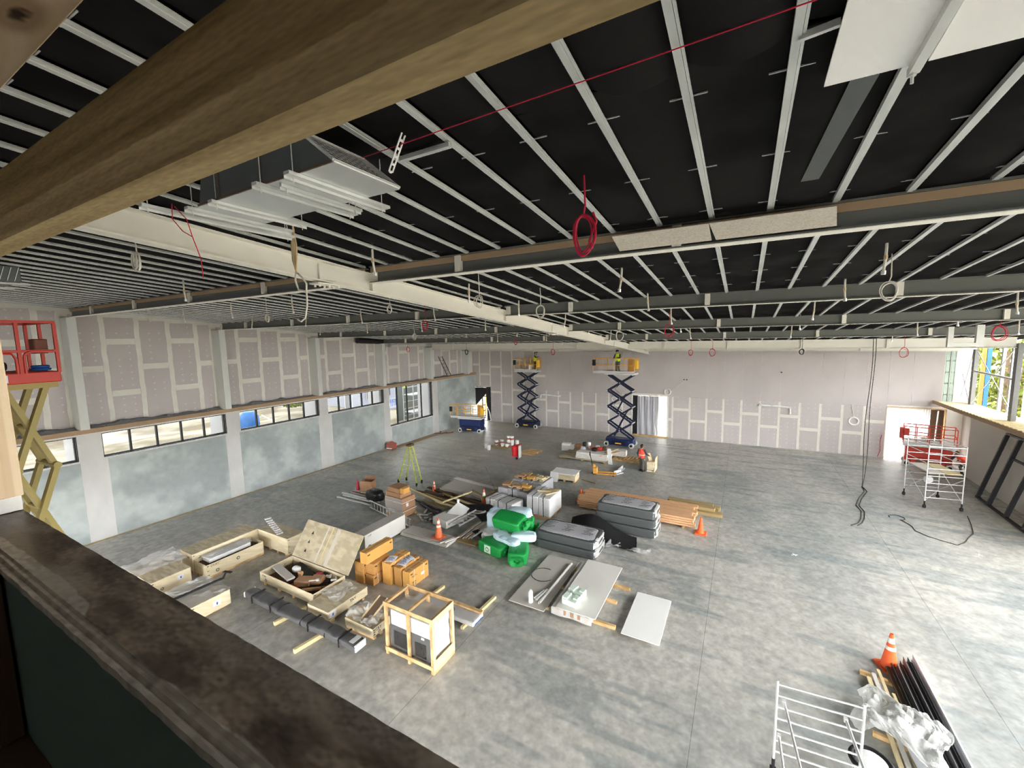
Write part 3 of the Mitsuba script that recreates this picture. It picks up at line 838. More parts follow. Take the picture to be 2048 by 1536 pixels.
BENT = dict(hip=(0, -.12, .80), chest=(0, .22, 1.0), neck=(0, .38, 1.10), head=(0, .48, 1.16), shoulder_l=(-.185, .33, 1.08), shoulder_r=(.185, .33, 1.08), elbow_l=(-.24, .46, .84), elbow_r=(.24, .46, .84),
            wrist_l=(-.2, .62, .68), wrist_r=(.2, .64, .66), knee_l=(-.12, .05, .46), knee_r=(.12, .0, .46), ankle_l=(-.12, -.12, .09), ankle_r=(.12, -.16, .09))
person((11.6, 33.95, 0), 20, BENT, 'worker in an orange top bending over beside the red lift at the right', 'hi_vis_red', 'orange high-visibility top')


# ------------------------------------------------------------------ lifts
def wheel(o, c, r, w, axis=(0, 1, 0)):
    a = np.array(axis, float)
    c = np.array(c, float)
    k = part(o, 'wheel', MB(*FR).tube([c - a * w / 2, c - a * w / 2 * .9, c + a * w / 2 * .9, c + a * w / 2], [r * .9, r, r, r * .9], 18), 'tyre_grey')
    part(k, 'hub', MB(*FR).cyl(c - a * (w / 2 + .012), c + a * (w / 2 + .012), r * .5, 12), 'black')


FR = ((0, 0, 0), 0)


def scissor_lift(loc, rz, deck_z, stages, label, colour=('lift_blue', 'lift_navy', 'lift_orange'), ext=0.0, box_end=1, board=True):
    global FR
    FR = (loc, rz)
    o = thing('scissor_lift', label, 'lift')
    L, W = 2.35, 1.15
    part(o, 'chassis', MB(*FR).box(-L / 2 + .1, L / 2 - .1, -W / 2 + .14, W / 2 - .14, .18, .62, .03).box(-L / 2 + .38, L / 2 - .38, -W / 2, W / 2, .15, .58, .03), colour[0])
    part(o, 'side_panel', MB(*FR).box(-.55, .55, -W / 2 - .012, -W / 2 - .002, .22, .52, .004), colour[1])
    part(o, 'plate', MB(*FR).box(-.28, .22, -W / 2 - .018, -W / 2 - .013, .26, .36), 'lift_orange')
    if stages == 0:
        part(o, 'upper_body', MB(*FR).box(-L / 2 + .12, L / 2 - .12, -W / 2 + .06, W / 2 - .06, .63, deck_z - .13, .02), colour[0])
    for sx in (-1, 1):
        for sy in (-1, 1):
            wheel(o, (sx * (L / 2 - .2), sy * (W / 2 - .07), .20), .20, .16)
    z0, z1 = .66, deck_z - .16
    if stages:
        hs = (z1 - z0) / stages
        half = .98
        for i in range(stages):
            a, b = z0 + hs * i, z0 + hs * (i + 1)
            for sy, yy in ((-1, -.36), (1, .36)):
                part(o, 'scissor_arm', MB(*FR).bar((-half, yy, a), (half, yy, b), .065, .13), colour[1])
                part(o, 'scissor_arm', MB(*FR).bar((half, yy * .8, a), (-half, yy * .8, b), .065, .13), colour[1])
            for xx, zz in ((0, (a + b) / 2), (-half, b), (half, b)):
                part(o, 'pivot_pin', MB(*FR).cyl((xx, -.42, zz), (xx, .42, zz), .042, 8), 'light_grey_steel')
        part(o, 'lift_cylinder', MB(*FR).cyl((-.5, 0, z0 + .1), (.35, 0, z0 + hs * 1.5), .07, 10).cyl((.3, 0, z0 + hs * 1.45), (.55, 0, z0 + hs * 1.75), .045, 10), colour[1])
        part(o, 'lift_cylinder', MB(*FR).cyl((-.35, 0, z0 + hs * 1.6), (.4, 0, z0 + hs * 2.8), .06, 10), colour[1])
        part(o, 'cable', MB(*FR).tube([(half * .8, -.3, z0 + hs), (.3, -.3, z0 + hs * 1.7), (-.5, -.3, z0 + hs * 2.1), (.2, -.3, z0 + hs * 2.7), (-.4, -.3, z0 + hs * 3.1), (.3, -.3, z0 + hs * 3.7)], .02, 6), 'black')
    xa, xb = -L / 2 - (ext if box_end > 0 else 0), L / 2 + (ext if box_end < 0 else 0)
    d = part(o, 'platform', MB(*FR).box(-L / 2, L / 2, -W / 2, W / 2, deck_z - .14, deck_z, .01), 'light_grey_steel')
    if ext:
        part(o, 'platform_extension', MB(*FR).box(xa, -L / 2 + .05, -W / 2 + .06, W / 2 - .06, deck_z - .07, deck_z + .012, .01) if box_end > 0 else MB(*FR).box(L / 2 - .05, xb, -W / 2 + .06, W / 2 - .06, deck_z - .07, deck_z + .012, .01), 'light_grey_steel')
    part(o, 'toe_board', MB(*FR).box(xa, xb, -W / 2, -W / 2 + .02, deck_z + .013, deck_z + .14).box(xa, xb, W / 2 - .02, W / 2, deck_z + .013, deck_z + .14), 'light_grey_steel')
    rail = MB(*FR)
    for zz in (.58, 1.1):
        for yy in (-W / 2 + .02, W / 2 - .02):
            rail.bar((xa, yy, deck_z + zz), (xb, yy, deck_z + zz), .04)
        for xx in (xa, xb):
            rail.bar((xx, -W / 2, deck_z + zz), (xx, W / 2, deck_z + zz), .04)
    part(o, 'guard_rail', rail, colour[2])
    for xx in np.linspace(xa, xb, 5):
        for yy in (-W / 2 + .02, W / 2 - .02):
            part(o, 'rail_post', MB(*FR).box(xx - .02, xx + .02, yy - .019, yy + .019, deck_z + .01, deck_z + 1.1), colour[2])
    xc = xb + .09 if box_end > 0 else xa - .09
    part(o, 'control_box', MB(*FR).box(xc - .11, xc + .11, -W / 2 - .02, -W / 2 + .36, deck_z + .32, deck_z + 1.0, .03), 'lift_yellow' if colour[2] == 'lift_orange' else colour[2])
    part(o, 'control_box', MB(*FR).box(xa - .02, xa + .24, -W / 2 - .14, -W / 2 - .01, deck_z + .55, deck_z + 1.0, .03), 'black' if colour[2] == 'lift_orange' else colour[2])
    part(o, 'hose', MB(*FR).tube([(xa + .1, -W / 2 - .03, deck_z + .6), (xa + .5, -W / 2 - .05, deck_z + .42), (xa + .9, -W / 2 - .05, deck_z + .5), (xa + 1.2, -W / 2 - .04, deck_z + .58)], .016, 6), 'brass')
    if board:
        part(o, 'leaning_board', MB(*FR).box(.35, .85, W / 2 - .075, W / 2 - .05, deck_z + .013, deck_z + 1.05), 'cardboard_lit', label='buff board standing inside the rails')
    return o


scissor_lift((-21.9, 31.55, 0), 8, 1.38, 0, 'blue scissor lift folded down at the far left door', ext=.75)
scissor_lift((-18.0, 35.45, 0), 2, 5.50, 4, 'blue scissor lift raised beside the far left door with a yellow vested worker', ('lift_navy', 'lift_navy', 'lift_orange'), ext=.0)
scissor_lift((-8.25, 32.2, 0), -2, 5.78, 4, 'blue scissor lift raised at the plastic covered doorway', ext=.9)
solo('white_bucket', MB().lathe((-17.55, 35.05, 5.503), [(0, 0), (.14, 0), (.16, .55), (.165, .56), (.15, .56), (.13, .03), (0, .03)], 16), 'bucket_white', 'tall white bucket on the deck of the left raised lift', 'bucket', smooth=40)
FR = ((10.35, 35.15, 0), -10)
scissor_lift((10.35, 35.15, 0), -12, 1.45, 0, 'red scissor lift parked behind the scaffold at the far right', ('lift_red', 'rust', 'lift_red'), box_end=-1, board=False)
solo('olive_sack', MB().blob((10.3, 33.75, .16), (.9, .36, .30), .5, .1, 3, rz=8), 'lift_olive', 'olive sack lying on the floor in front of the red lift', 'sack', smooth=True)

# big red lift at the left: yellow arms, red basket
o = thing('rough_terrain_lift', 'large lift with a red basket on yellow scissor arms at the left edge', 'lift')
FR = ((-14.42, 2.80, 0), 4)
part(o, 'chassis', MB(*FR).box(-.9, .9, -1.3, 1.3, .45, 1.15, .05), 'lift_red')
for sx in (-1, 1):
    for sy in (-1, 1):
        wheel(o, (sx * .85, sy * .95, .42), .42, .32, (1, 0, 0))
zz = [1.2, 3.05, 4.9, 6.0, 7.68]
zz = [1.1, 2.95, 4.82, 6.0 - .12, 7.70]
lv = [(1.15, 3.0), (3.0, 4.86), (4.86, 5.86), (5.86, 7.72)]
lv = [(1.15, 2.05), (2.05, 3.95), (3.95, 5.85), (5.85, 7.72)]
for a, b in lv:
    for xx in (-.42, .42):
        part(o, 'scissor_arm', MB(*FR).bar((xx, -.31, a), (xx, .31, b), .10, .17, (1, 0, 0)), 'lift_olive')
        part(o, 'scissor_arm', MB(*FR).bar((xx * .72, .31, a), (xx * .72, -.31, b), .10, .17, (1, 0, 0)), 'lift_olive')
    part(o, 'cross_tube', MB(*FR).cyl((-.5, .31, b), (.5, .31, b), .075, 10).cyl((-.5, -.31, b), (.5, -.31, b), .075, 10).cyl((-.5, 0, (a + b) / 2), (.5, 0, (a + b) / 2), .055, 10), 'lift_olive')
z = 7.83
part(o, 'platform', MB(*FR).box(-.8, .8, -1.6, .48, z - .02, z + .22, .02), 'lift_red')
part(o, 'platform_beam', MB(*FR).box(-.5, .5, -1.4, .5, z - .16, z - .03), 'lift_olive')
part(o, 'name_plate', MB(*FR).box(.803, .812, -.86, -.34, z + .02, z + .18), 'paper', label='white name plate with dark lettering')
part(o, 'lettering', MB(*FR).text('hire', .095, (.813, -.70, z + .055), (0, 1, 0), (0, 0, 1)), 'ink')
rl = MB(*FR)
for h in (.68, 1.32):
    for p, q in (((.78, -1.6), (.78, .46)), ((-.78, -1.6), (-.78, .46)), ((-.78, .46), (.78, .46))):
        rl.bar((*p, z + h), (*q, z + h), .055)
part(o, 'guard_rail', rl, 'lift_red')
for (x, y) in [(.78, .46), (-.78, .46), (.78, -.12), (-.78, -.12), (.78, -.75), (-.78, -.75), (0, .46)]:
    part(o, 'rail_post', MB(*FR).box(x - .028, x + .028, y - .028, y + .028, z + .2, z + 1.32), 'lift_red')
gate = MB(*FR)
gate.tube(np.vstack([[(.80, -.06, z + .2)], [(.80, -.06, z + .52)], arc((.80, .06, z + .55), .12, 180, 90, 5, 'x'), [(.80, .4, z + .67)]]), .028, 6)
gate.tube(np.vstack([[(.80, -.18, z + .2)], [(.80, -.18, z + .52)], [(.80, -.24, z + .64)], [(.80, -.7, z + .67)]]), .028, 6)
part(o, 'gate', gate, 'lift_red')
part(o, 'control_box', MB(*FR).box(.2, .5, .2, .42, z + .62, z + .95, .02), 'rust')
solo('tool_bag', MB(*FR).blob((.45, -.5, z + .36), (.5, .5, .24), .6, .1, 3), 'black', 'dark tool bag on the deck of the red basket at left', 'bag', smooth=True)
solo('blue_hose', MB(*FR).torus((.5, .25, z + .27), .14, .03, 'z').torus((.5, .25, z + .33), .12, .03, 'z'), 'ink_blue', 'coil of blue hose on the deck of the red basket at left', 'hose', smooth=True)


# ------------------------------------------------------------------ scaffolds and ladders
def castor(o, x, y):
    k = part(o, 'castor', MB().cyl((x - .05, y, .075), (x + .05, y, .075), .075, 12).cyl((x, y, .14), (x, y, .34), .03, 8), 'black')


def scaffold_frame(o, p, q, h, n, z0=.3, r=.026):
    p, q = np.array(p), np.array(q)
    for e in (p, q):
        part(o, 'upright', MB().cyl((*e, z0), (*e, h), r, 10), 'aluminium')
    for k in range(n):
        zz = z0 + .22 + (h - z0 - .3) * k / (n - 1)
        part(o, 'rung', MB().cyl((*p, zz), (*q, zz), r * .8, 8), 'aluminium')


o = thing('scaffold_tower', 'aluminium scaffold tower on castors near the right wall', 'scaffold')
A0, A1 = np.array((7.94, 26.78)), np.array((9.31, 27.0))
dv = np.array((-.18, 1.0)) * 1.75
B0, B1 = A0 + dv, A1 + dv
scaffold_frame(o, A0, A1, 3.1, 8)
scaffold_frame(o, B0, B1, 3.1, 8)
for e in (A0, A1, B0, B1):
    castor(o, *e)
for a, b in ((A0, B0), (A1, B1)):
    for zz in (2.2, 2.65, 3.05):
        part(o, 'guard_rail', MB().cyl((*a, zz), (*b, zz), .02, 8), 'aluminium')
    part(o, 'brace', MB().cyl((*a, .4), (*b, 1.5), .02, 8), 'aluminium')
    part(o, 'brace', MB().cyl((*b, .4), (*a, 1.5), .02, 8), 'aluminium')
part(o, 'brace', MB().cyl((*A0, .35), (*B1, .36), .02, 8), 'aluminium')
m = (A0 + B0) / 2
dx = (A1 - A0)
part(o, 'platform', MB((*((A0 + B0) / 2 + dx * .27), 1.72), 10).box(-.30, .30, -.9, .9, 0, .05), 'grey_board')
part(o, 'platform', MB((*((A0 + B0) / 2 + dx * .73), 1.72), 10).box(-.30, .30, -.9, .9, 0, .05), 'slat_timber')
solo('white_rag', MB().blob((8.25, 27.6, 1.2), (.35, .3, .35), .8, .2, 3), 'wrap_white', 'pale plastic bag hanging under the scaffold platform', 'bag', smooth=True)

o = thing('scaffold_tower', 'aluminium scaffold frames standing at the bottom of the picture beside the white drum', 'scaffold')
scaffold_frame(o, (.79, 8.80), (2.11, 8.90), 2.0, 7, .28, .025)
castor(o, .79, 8.80)
castor(o, 2.11, 8.90)
scaffold_frame(o, (.86, 6.9), (2.18, 7.0), 2.0, 7, .28, .025)
castor(o, .86, 6.9)
castor(o, 2.18, 7.0)
for p, q in (((.90, 8.72, 1.66), (1.06, 7.0, 1.70)), ((1.84, 8.80, 1.66), (1.98, 7.02, 1.66)), ((.85, 8.72, .92), (.92, 6.98, .92))):
    k = part(o, 'brace', MB().cyl(p, q, .024, 10), 'aluminium')
    part(k, 'clamp', MB().cbox(p, (.06, .07, .07)), 'light_grey_steel')

k = thing('white_drum', 'round white drum with a thick black rim at the bottom edge', 'drum')
c = (2.34, 9.20, 0)
part(k, 'body', MB().lathe(c, [(0, .01), (.25, .01), (.28, .60), (.27, .66), (.20, .72), (.10, .745), (0, .75)], 28), 'white_paint', 40)
part(k, 'rim', MB().torus((c[0], c[1], .66), .30, .05, 'z', 32, 10), 'black', True)


def ladder(name, label, p0, p1, w, n, mat, side=(1, 0, 0), r=.03):
    o = thing(name, label, 'ladder')
    p0, p1, s = np.array(p0, float), np.array(p1, float), np.array(side, float) * w / 2
    for e in (-1, 1):
        part(o, 'stile', MB().bar(p0 + s * e, p1 + s * e, r, r * 2.2, np.cross(side, p1 - p0)), mat)
    for k in range(n):
        q = p0 + (p1 - p0) * (k + .7) / n
        part(o, 'rung', MB().bar(q - s, q + s, r * .9), mat)
    return o


o = thing('step_ladder', 'tall green fibreglass step ladder standing open on the floor', 'ladder')
top = np.array((-17.0, 18.05, 2.42))
front = [np.array((-16.50, 17.95, .02)), np.array((-16.62, 18.55, .02))]
back = [np.array((-18.05, 18.0, .02)), np.array((-17.85, 18.5, .02))]
for side, n, tt in ((front, 8, .06), (back, 7, -.06)):
    e = [top + (tt, -.12, 0), top + (tt, .16, 0)]
    for a, b in zip(side, e):
        part(o, 'stile', MB().bar(a, b, .035, .06), 'ladder_green')
        part(o, 'foot', MB().cbox(a + (b - a) * .05, (.075, .09, .19)), 'black')
    for k in range(n):
        t = (k + .9) / (n + .6)
        part(o, 'tread', MB().bar(side[0] + (e[0] - side[0]) * t, side[1] + (e[1] - side[1]) * t, .06, .025), 'ladder_green')
part(o, 'top_cap', MB().box(-17.16, -16.84, 17.86, 18.26, 2.40, 2.52, .02), 'dark_timber')
part(o, 'spreader', MB().bar(front[0] * .5 + (top + (.06, -.12, 0)) * .5, back[0] * .5 + (top + (-.06, -.12, 0)) * .5, .02), 'aluminium')
ladder('wall_ladder', 'short dark ladder leaning on the upper left wall near the far corner', (-24.62, 31.9, 5.12), (-24.95, 31.05, 7.0), .42, 6, 'dark_timber', (0.3, .95, 0), .035)
ladder('ladder_on_floor', 'aluminium ladder lying on edge behind the white fronted crate', (-16.6, 14.5, .24), (-13.1, 13.72, .24), .36, 13, 'aluminium', (0, 0, 1), .028)


# ------------------------------------------------------------------ crates and boxes on the floor
def crate(x0, x1, y0, y1, h, label, lid=True, bearers='x', marks=(), wall=.02, z0=.09, front='crate_ply', top='crate_top', corner=True):
    """A plywood shipping crate standing on bearers; faces are separate panels."""
    o = thing('plywood_crate', label, 'crate')
    part(o, 'side_panel', MB().box(x0, x1, y0, y0 + wall, z0, h, .003), front)
    part(o, 'side_panel', MB().box(x0, x1, y1 - wall, y1, z0, h, .003), front)
    part(o, 'end_panel', MB().box(x0, x0 + wall, y0 + wall + .001, y1 - wall - .001, z0, h, .003), front)
    part(o, 'end_panel', MB().box(x1 - wall, x1, y0 + wall + .001, y1 - wall - .001, z0, h, .003), front)
    part(o, 'base_panel', MB().box(x0 + wall + .001, x1 - wall - .001, y0 + wall + .001, y1 - wall - .001, z0, z0 + .02), front)
    if lid:
        part(o, 'lid', MB().box(x0 - .006, x1 + .006, y0 - .006, y1 + .006, h + .001, h + .02, .004), top)
    n = 3 if max(x1 - x0, y1 - y0) < 2 else 4
    for k in range(n):
        t = (k + .3) / (n - .4)
        if bearers == 'x':
            xx = x0 + (x1 - x0) * t
            part(o, 'bearer', MB().box(xx - .045, xx + .045, y0, y1, 0.001, z0 - .001), 'pine')
        else:
            yy = y0 + (y1 - y0) * t
            part(o, 'bearer', MB().box(x0, x1, yy - .045, yy + .045, 0.001, z0 - .001), 'pine')
    if corner:
        for xx, s in ((x0, -1), (x1, 1)):
            for zz in np.linspace(z0 + .06, h - .06, 3):
                part(o, 'staple', MB().box(min(xx, xx + s * .004), max(xx, xx + s * .004), y0 + .03, y0 + .09, zz - .012, zz + .012), 'ink')
    for kind, face, u, z, s in marks:
        # face '+x': on x1 reading along +y ; face '-y': on y0 reading along +x
        org, right = ((x1 + .002, u, z), (0, 1, 0)) if face == '+x' else ((u, y0 - .002, z), (1, 0, 0))
        mb = MB()
        if kind == 'ring':
            mb.torus(org, s, s * .22, 'x' if face == '+x' else 'y', 14, 5)
            part(o, 'stencil_mark', mb, 'ink')
        elif kind == 'label':
            c = np.array(org) + np.array(right) * s / 2
            mb.box(*( (org[0], org[0] + .003, org[1], org[1] + s, z, z + s * .75) if face == '+x' else (org[0], org[0] + s, org[1] - .003, org[1], z, z + s * .75)))
            k = part(o, 'paper_label', mb, 'paper', label='paper label')
            b = MB()
            b.box(*((org[0] + .0035, org[0] + .006, org[1] + s * .45, org[1] + s * .62, z + s * .12, z + s * .5) if face == '+x' else (org[0] + s * .45, org[0] + s * .62, org[1] - .006, org[1] - .0035, z + s * .12, z + s * .5)))
            part(k, 'print', b, 'ink_blue')
        else:
            part(o, 'stencil_lettering', mb.text(kind, s, org, right, (0, 0, 1), .003), 'ink')
    return o


def film_over(name, label, fn, nu=26, nv=20, mat='clear_film', cat='plastic film'):
    return solo(name, MB().sheet(fn, nu, nv), mat, label, cat, smooth=True)


def rumple(x0, x1, y0, y1, z, amp, fr=2.2, seed=0, lift=0.012, edge=None):
    def fn(u, v):
        x, y = x0 + (x1 - x0) * u, y0 + (y1 - y0) * v
        p = np.stack([x * fr, y * fr, 0 * x], -1)
        n = meshkit.noise(p, seed) ** 1.5 * .8 + .55 * np.abs(meshkit.noise(p * 3.1, seed + 1) - .5) + .25 * np.abs(meshkit.noise(p * 7.3, seed + 4) - .5)
        w = .05 * (meshkit.noise(p * 2.3, seed + 2) - .5)
        zz = z + lift + amp * n
        if edge is not None:
            zz = edge(x, y, zz)
        return x + w, y + w * .7, zz
    return fn


# plastic draped crate, long crates, crate half hidden by the sill
crate(-18.75, -17.05, 5.55, 6.72, .66, 'plywood crate under crumpled clear plastic, nearest the left of the sill', bearers='y', marks=[('label', '+x', 6.30, .40, .20), ('ring', '+x', 5.85, .33, .04)])
film_over('plastic_film', 'crumpled clear plastic bunched on the leftmost plywood crate', rumple(-18.95, -17.75, 5.35, 6.95, .68, .30, 2.4, 3), mat='clear_film')
crate(-17.75, -16.87, 7.12, 9.20, .55, 'long plywood crate with printed front holding a white carton, left of the open crate', lid=False, bearers='x', marks=[('CTAY', '+x', 7.26, .43, .075), ('ring', '+x', 7.48, .22, .05), ('ring', '+x', 8.22, .33, .05)])
solo('board_stack', MB().box(-17.70, -16.92, 7.18, 9.13, .115, .44, .01), 'dark_timber', 'brown boards packed inside the long front crate', 'boards')
o = thing('long_carton', 'long white flat carton wrapped in film lying on the printed long crate', 'carton')
part(o, 'carton', MB().box(-17.62, -17.12, 7.35, 8.85, .47, .63, .01), 'wrap_white')
part(o, 'film', MB().sheet(rumple(-17.70, -17.08, 7.30, 8.92, .632, .03, 5, 6, .004), 14, 26), 'clear_film', True)
crate(-18.72, -17.80, 7.10, 9.55, .74, 'long plywood crate with a pale wood lid behind the printed long crate', bearers='x', marks=[('TAY', '-y', -18.25, .55, .08)])
crate(-17.75, -15.75, 9.52, 10.25, .74, 'plywood crate with bubble film on its lid, behind the opened lid', bearers='x')


def strip(u, v):
    a = np.array((-17.75, 9.95, 1.08)); b = np.array((-16.35, 9.62, .79))
    x = a[0] + (b[0] - a[0]) * u
    y = a[1] + (b[1] - a[1]) * u + .30 * (v - .5)
    return x, y, a[2] + (b[2] - a[2]) * u ** .7 + .02 * np.sin(u * 60) * (abs(v - .5) < .3) + .015


o = thing('bubble_film_strip', 'ribbed clear film strip sticking up from a crate behind the open lid', 'plastic film')
part(o, 'film', MB().sheet(strip, 60, 8), 'clear_film', True)
for k in range(9):
    t = k / 8.5 + .04
    part(o, 'rib', MB().cbox((-17.72 + 1.36 * t, 9.93 - .32 * t, 1.10 - .29 * t ** .7), (.05, .24, .03), -13, 0, 12), 'wrap_white')
crate(-16.1, -14.50, 5.6, 6.72, .56, 'plywood crate with a paper label half hidden by the dark sill', bearers='x', marks=[('label', '+x', 6.20, .25, .22)])
film_over('plastic_film', 'clear film stretched over the crate beside the sill', rumple(-16.15, -14.48, 5.55, 6.75, .585, .05, 3.4, 8))
o = thing('black_bracket', 'black metal bar with a bent end lying on the film covered crate', 'bar')
part(o, 'bar', MB().bar((-15.35, 5.3, .66), (-15.20, 6.9, .68), .07, .05), 'black')
part(o, 'hook', MB().bar((-15.2, 6.88, .69), (-15.12, 6.94, .88), .06, .05).bar((-15.22, 6.93, .88), (-14.9, 7.0, .90), .09, .03), 'black')

# open crate with leaning lid
crate(-14.92, -11.95, 7.92, 9.17, .44, 'large open plywood crate full of tools and parts with its lid thrown back', lid=False, bearers='x', marks=[('CTAY', '-y', -14.78, .31, .07), ('ring', '-y', -14.55, .22, .045)])
o = 'plywood_crate_005'
LA, LB = np.array((-14.92, 9.19, .45)), np.array((-14.92, 10.02, 1.62))
w_ = (LB - LA) / np.linalg.norm(LB - LA)
nrm = np.cross((1, 0, 0), w_)
lt = MB()
lt.add([(x, *(LA + w_ * s + nrm * d)[1:]) for x in (-14.94, -11.80) for s in (0, 1.36) for d in (0, .025)], BOXF)
o = part(o, 'open_lid', lt, 'crate_top', label='big plywood lid thrown open')
for xx, ww in ((-13.62, .07), (-13.05, .16)):
    part(o, 'batten', MB().add([(x, *(LA + w_ * s + nrm * (d + .026))[1:]) for x in (xx - ww / 2, xx + ww / 2) for s in (.03, 1.33) for d in (.002, .016)], BOXF), 'particle_board')
part(o, 'edge_strip', MB().add([(x, *(LA + w_ * s + nrm * (d + .026))[1:]) for x in (-13.40, -13.37) for s in (.03, 1.33) for d in (.002, .02)], BOXF), 'pale_stick')
for k, (u, s) in enumerate([(-14.35, .95), (-14.35, .62), (-14.35, .30)]):
    part(o, 'stencil_mark', MB().add([(u + a, *(LA + w_ * (s + b) + nrm * (d + .026))[1:]) for a, b in ((-.06, -.05), (.06, -.05), (0, .06)) for d in (.001, .003)], [(0, 2, 4), (1, 5, 3), (0, 1, 3), (0, 3, 2), (2, 3, 5), (2, 5, 4), (4, 5, 1), (4, 1, 0)]), 'ink')
solo('long_grey_bar_pack', MB((-14.25, 8.35, .36), -12).box(-.6, .75, -.14, .14, 0, .07, .01), 'grey_board', 'grey flat pack lying along the front left inside the open crate', 'pack')
for k, (x, y, z, d, rz, m, lab) in enumerate([(-13.15, 8.42, .30, (.52, .36, .2), 25, 'cardboard_brown', 'brown box with a split lid inside the open crate'), (-12.78, 8.68, .32, (.40, .34, .2), 25, 'cardboard_brown', 'second brown box behind the split one in the open crate'),
                                             (-13.62, 8.62, .34, (.16, .12, .16), 10, 'orange_timber', 'small tan block beside the white bag in the open crate'), (-12.55, 8.28, .26, (.62, .09, .08), 38, 'orange_timber', 'tan wooden bar lying at the front of the open crate'),
                                             (-12.33, 8.52, .24, (.8, .07, .07), 38, 'cardboard_brown', 'thin brown bar at the right end of the open crate'), (-13.35, 8.15, .2, (.3, .18, .1), 12, 'lift_red', 'red tool at the front of the open crate'),
                                             (-13.05, 8.95, .28, (.22, .14, .12), 40, 'cone_pink', 'dark red case at the back of the open crate')]):
    solo(['brown_box', 'brown_box', 'block', 'wooden_bar', 'wooden_bar', 'tool', 'case'][k], MB((x, y, z), rz).box(-d[0] / 2, d[0] / 2, -d[1] / 2, d[1] / 2, -d[2] / 2, d[2] / 2, .008), m, lab, ['box', 'box', 'block', 'bar', 'bar', 'tool', 'case'][k])
solo('black_foam', MB((-13.75, 8.85, .22), -14).box(-.75, .6, -.16, .18, -.1, .1, .02), 'black', 'long black block along the back of the open crate', 'block')
solo('white_bag', MB().blob((-14.0, 8.72, .36), (.34, .26, .22), .8, .25, 3), 'wrap_white', 'crumpled white bag at the left end inside the open crate', 'bag', smooth=True)
for k, (x, y) in enumerate([(-12.62, 9.0), (-12.25, 8.95), (-12.85, 9.02)]):
    solo('fitting', MB((x, y, .3), 30 * k).cyl((-.1, 0, 0), (.1, 0, .02), .05, 10).cyl((.02, 0, 0), (.02, .12, .03), .035, 8), ['aluminium', 'aluminium', 'black'][k], ['shiny pipe fitting at the back right of the open crate', 'shiny pipe fitting in the right corner of the open crate', 'black pipe fitting at the back of the open crate'][k], 'fitting')
solo('crate_filler', MB().box(-14.88, -11.99, 7.96, 9.13, .112, .15), 'dark_timber', 'dark packing sheet on the bottom of the open crate', 'sheet')
for i, x, y, m in [(0, -12.75, 8.5, 'light_grey_steel'), (1, -12.5, 8.72, 'black'), (2, -13.55, 8.3, 'black')]:
    solo('hand_tool', MB((x, y, .37 if i == 0 else .22), 40 + 25 * i).bar((-.14, 0, .02), (.14, 0, .04), .04, .03).box(.1, .2, -.05, .05, 0, .07), m, ['pale hand tool on the brown boxes in the open crate', 'black hand tool behind the tan bar in the open crate', 'black hand tool left of the split box in the open crate'][i], 'tool')

crate(-11.78, -10.80, 7.60, 9.12, .37, 'plywood crate with clear plastic on its lid between the open crate and the black bundle', bearers='y', marks=[('TAY', '+x', 8.40, .24, .09), ('label', '+x', 7.64, .16, .24)])
film_over('plastic_film', 'clear plastic on the lid of the crate in front of the open crate', rumple(-11.7, -10.95, 7.95, 8.9, .39, .22, 3.2, 12))
crate(-10.22, -9.05, 7.74, 8.42, .34, 'small plywood crate spilling clear plastic beside the framed unit', lid=False, bearers='y', marks=[('TAY', '+x', 7.83, .22, .09), ('ring', '+x', 7.98, .15, .035)])
film_over('plastic_film', 'clear plastic heaped out of the small crate beside the framed unit', rumple(-10.25, -9.1, 7.72, 8.45, .30, .40, 3.0, 21))
o = thing('wooden_tray', 'thin wooden tray tilted in the plastic of the small crate', 'tray')
for a in ((-.16, 0), (.16, 0)):
    part(o, 'frame_bar', MB().bar((-9.50 + a[0], 7.90, .40), (-9.35 + a[0], 8.50, .82), .03, .05), 'slat_timber')
part(o, 'panel', MB().sheet(lambda u, v: (-9.64 + .28 * u + .15 * v, 7.90 + .6 * v, .39 + .42 * v), 2, 2), 'dark_timber')

# white fronted crate
o = thing('white_crate', 'long crate with a bright white front behind the cardboard cartons', 'crate')
part(o, 'front_panel', MB().box(-13.12, -13.06, 11.05, 13.35, .10, .80, .006), 'off_white_board')
part(o, 'body', MB().box(-13.56, -13.13, 11.07, 13.33, .10, .79, .006), 'grey_board')
part(o, 'lid', MB().box(-13.62, -13.05, 11.03, 13.37, .802, .83, .006), 'grey_board')
for yy in (11.3, 12.2, 13.1):
    part(o, 'bearer', MB().box(-13.6, -13.06, yy - .05, yy + .05, .001, .098), 'old_timber')
part(o, 'stencil_mark', MB().torus((-13.056, 11.28, .27), .055, .016, 'x', 16, 6), 'ink')
part(o, 'stencil_lettering', MB().text('TAY', .07, (-13.057, 11.2, .68), (0, 1, 0), (0, 0, 1), .003), 'ink')


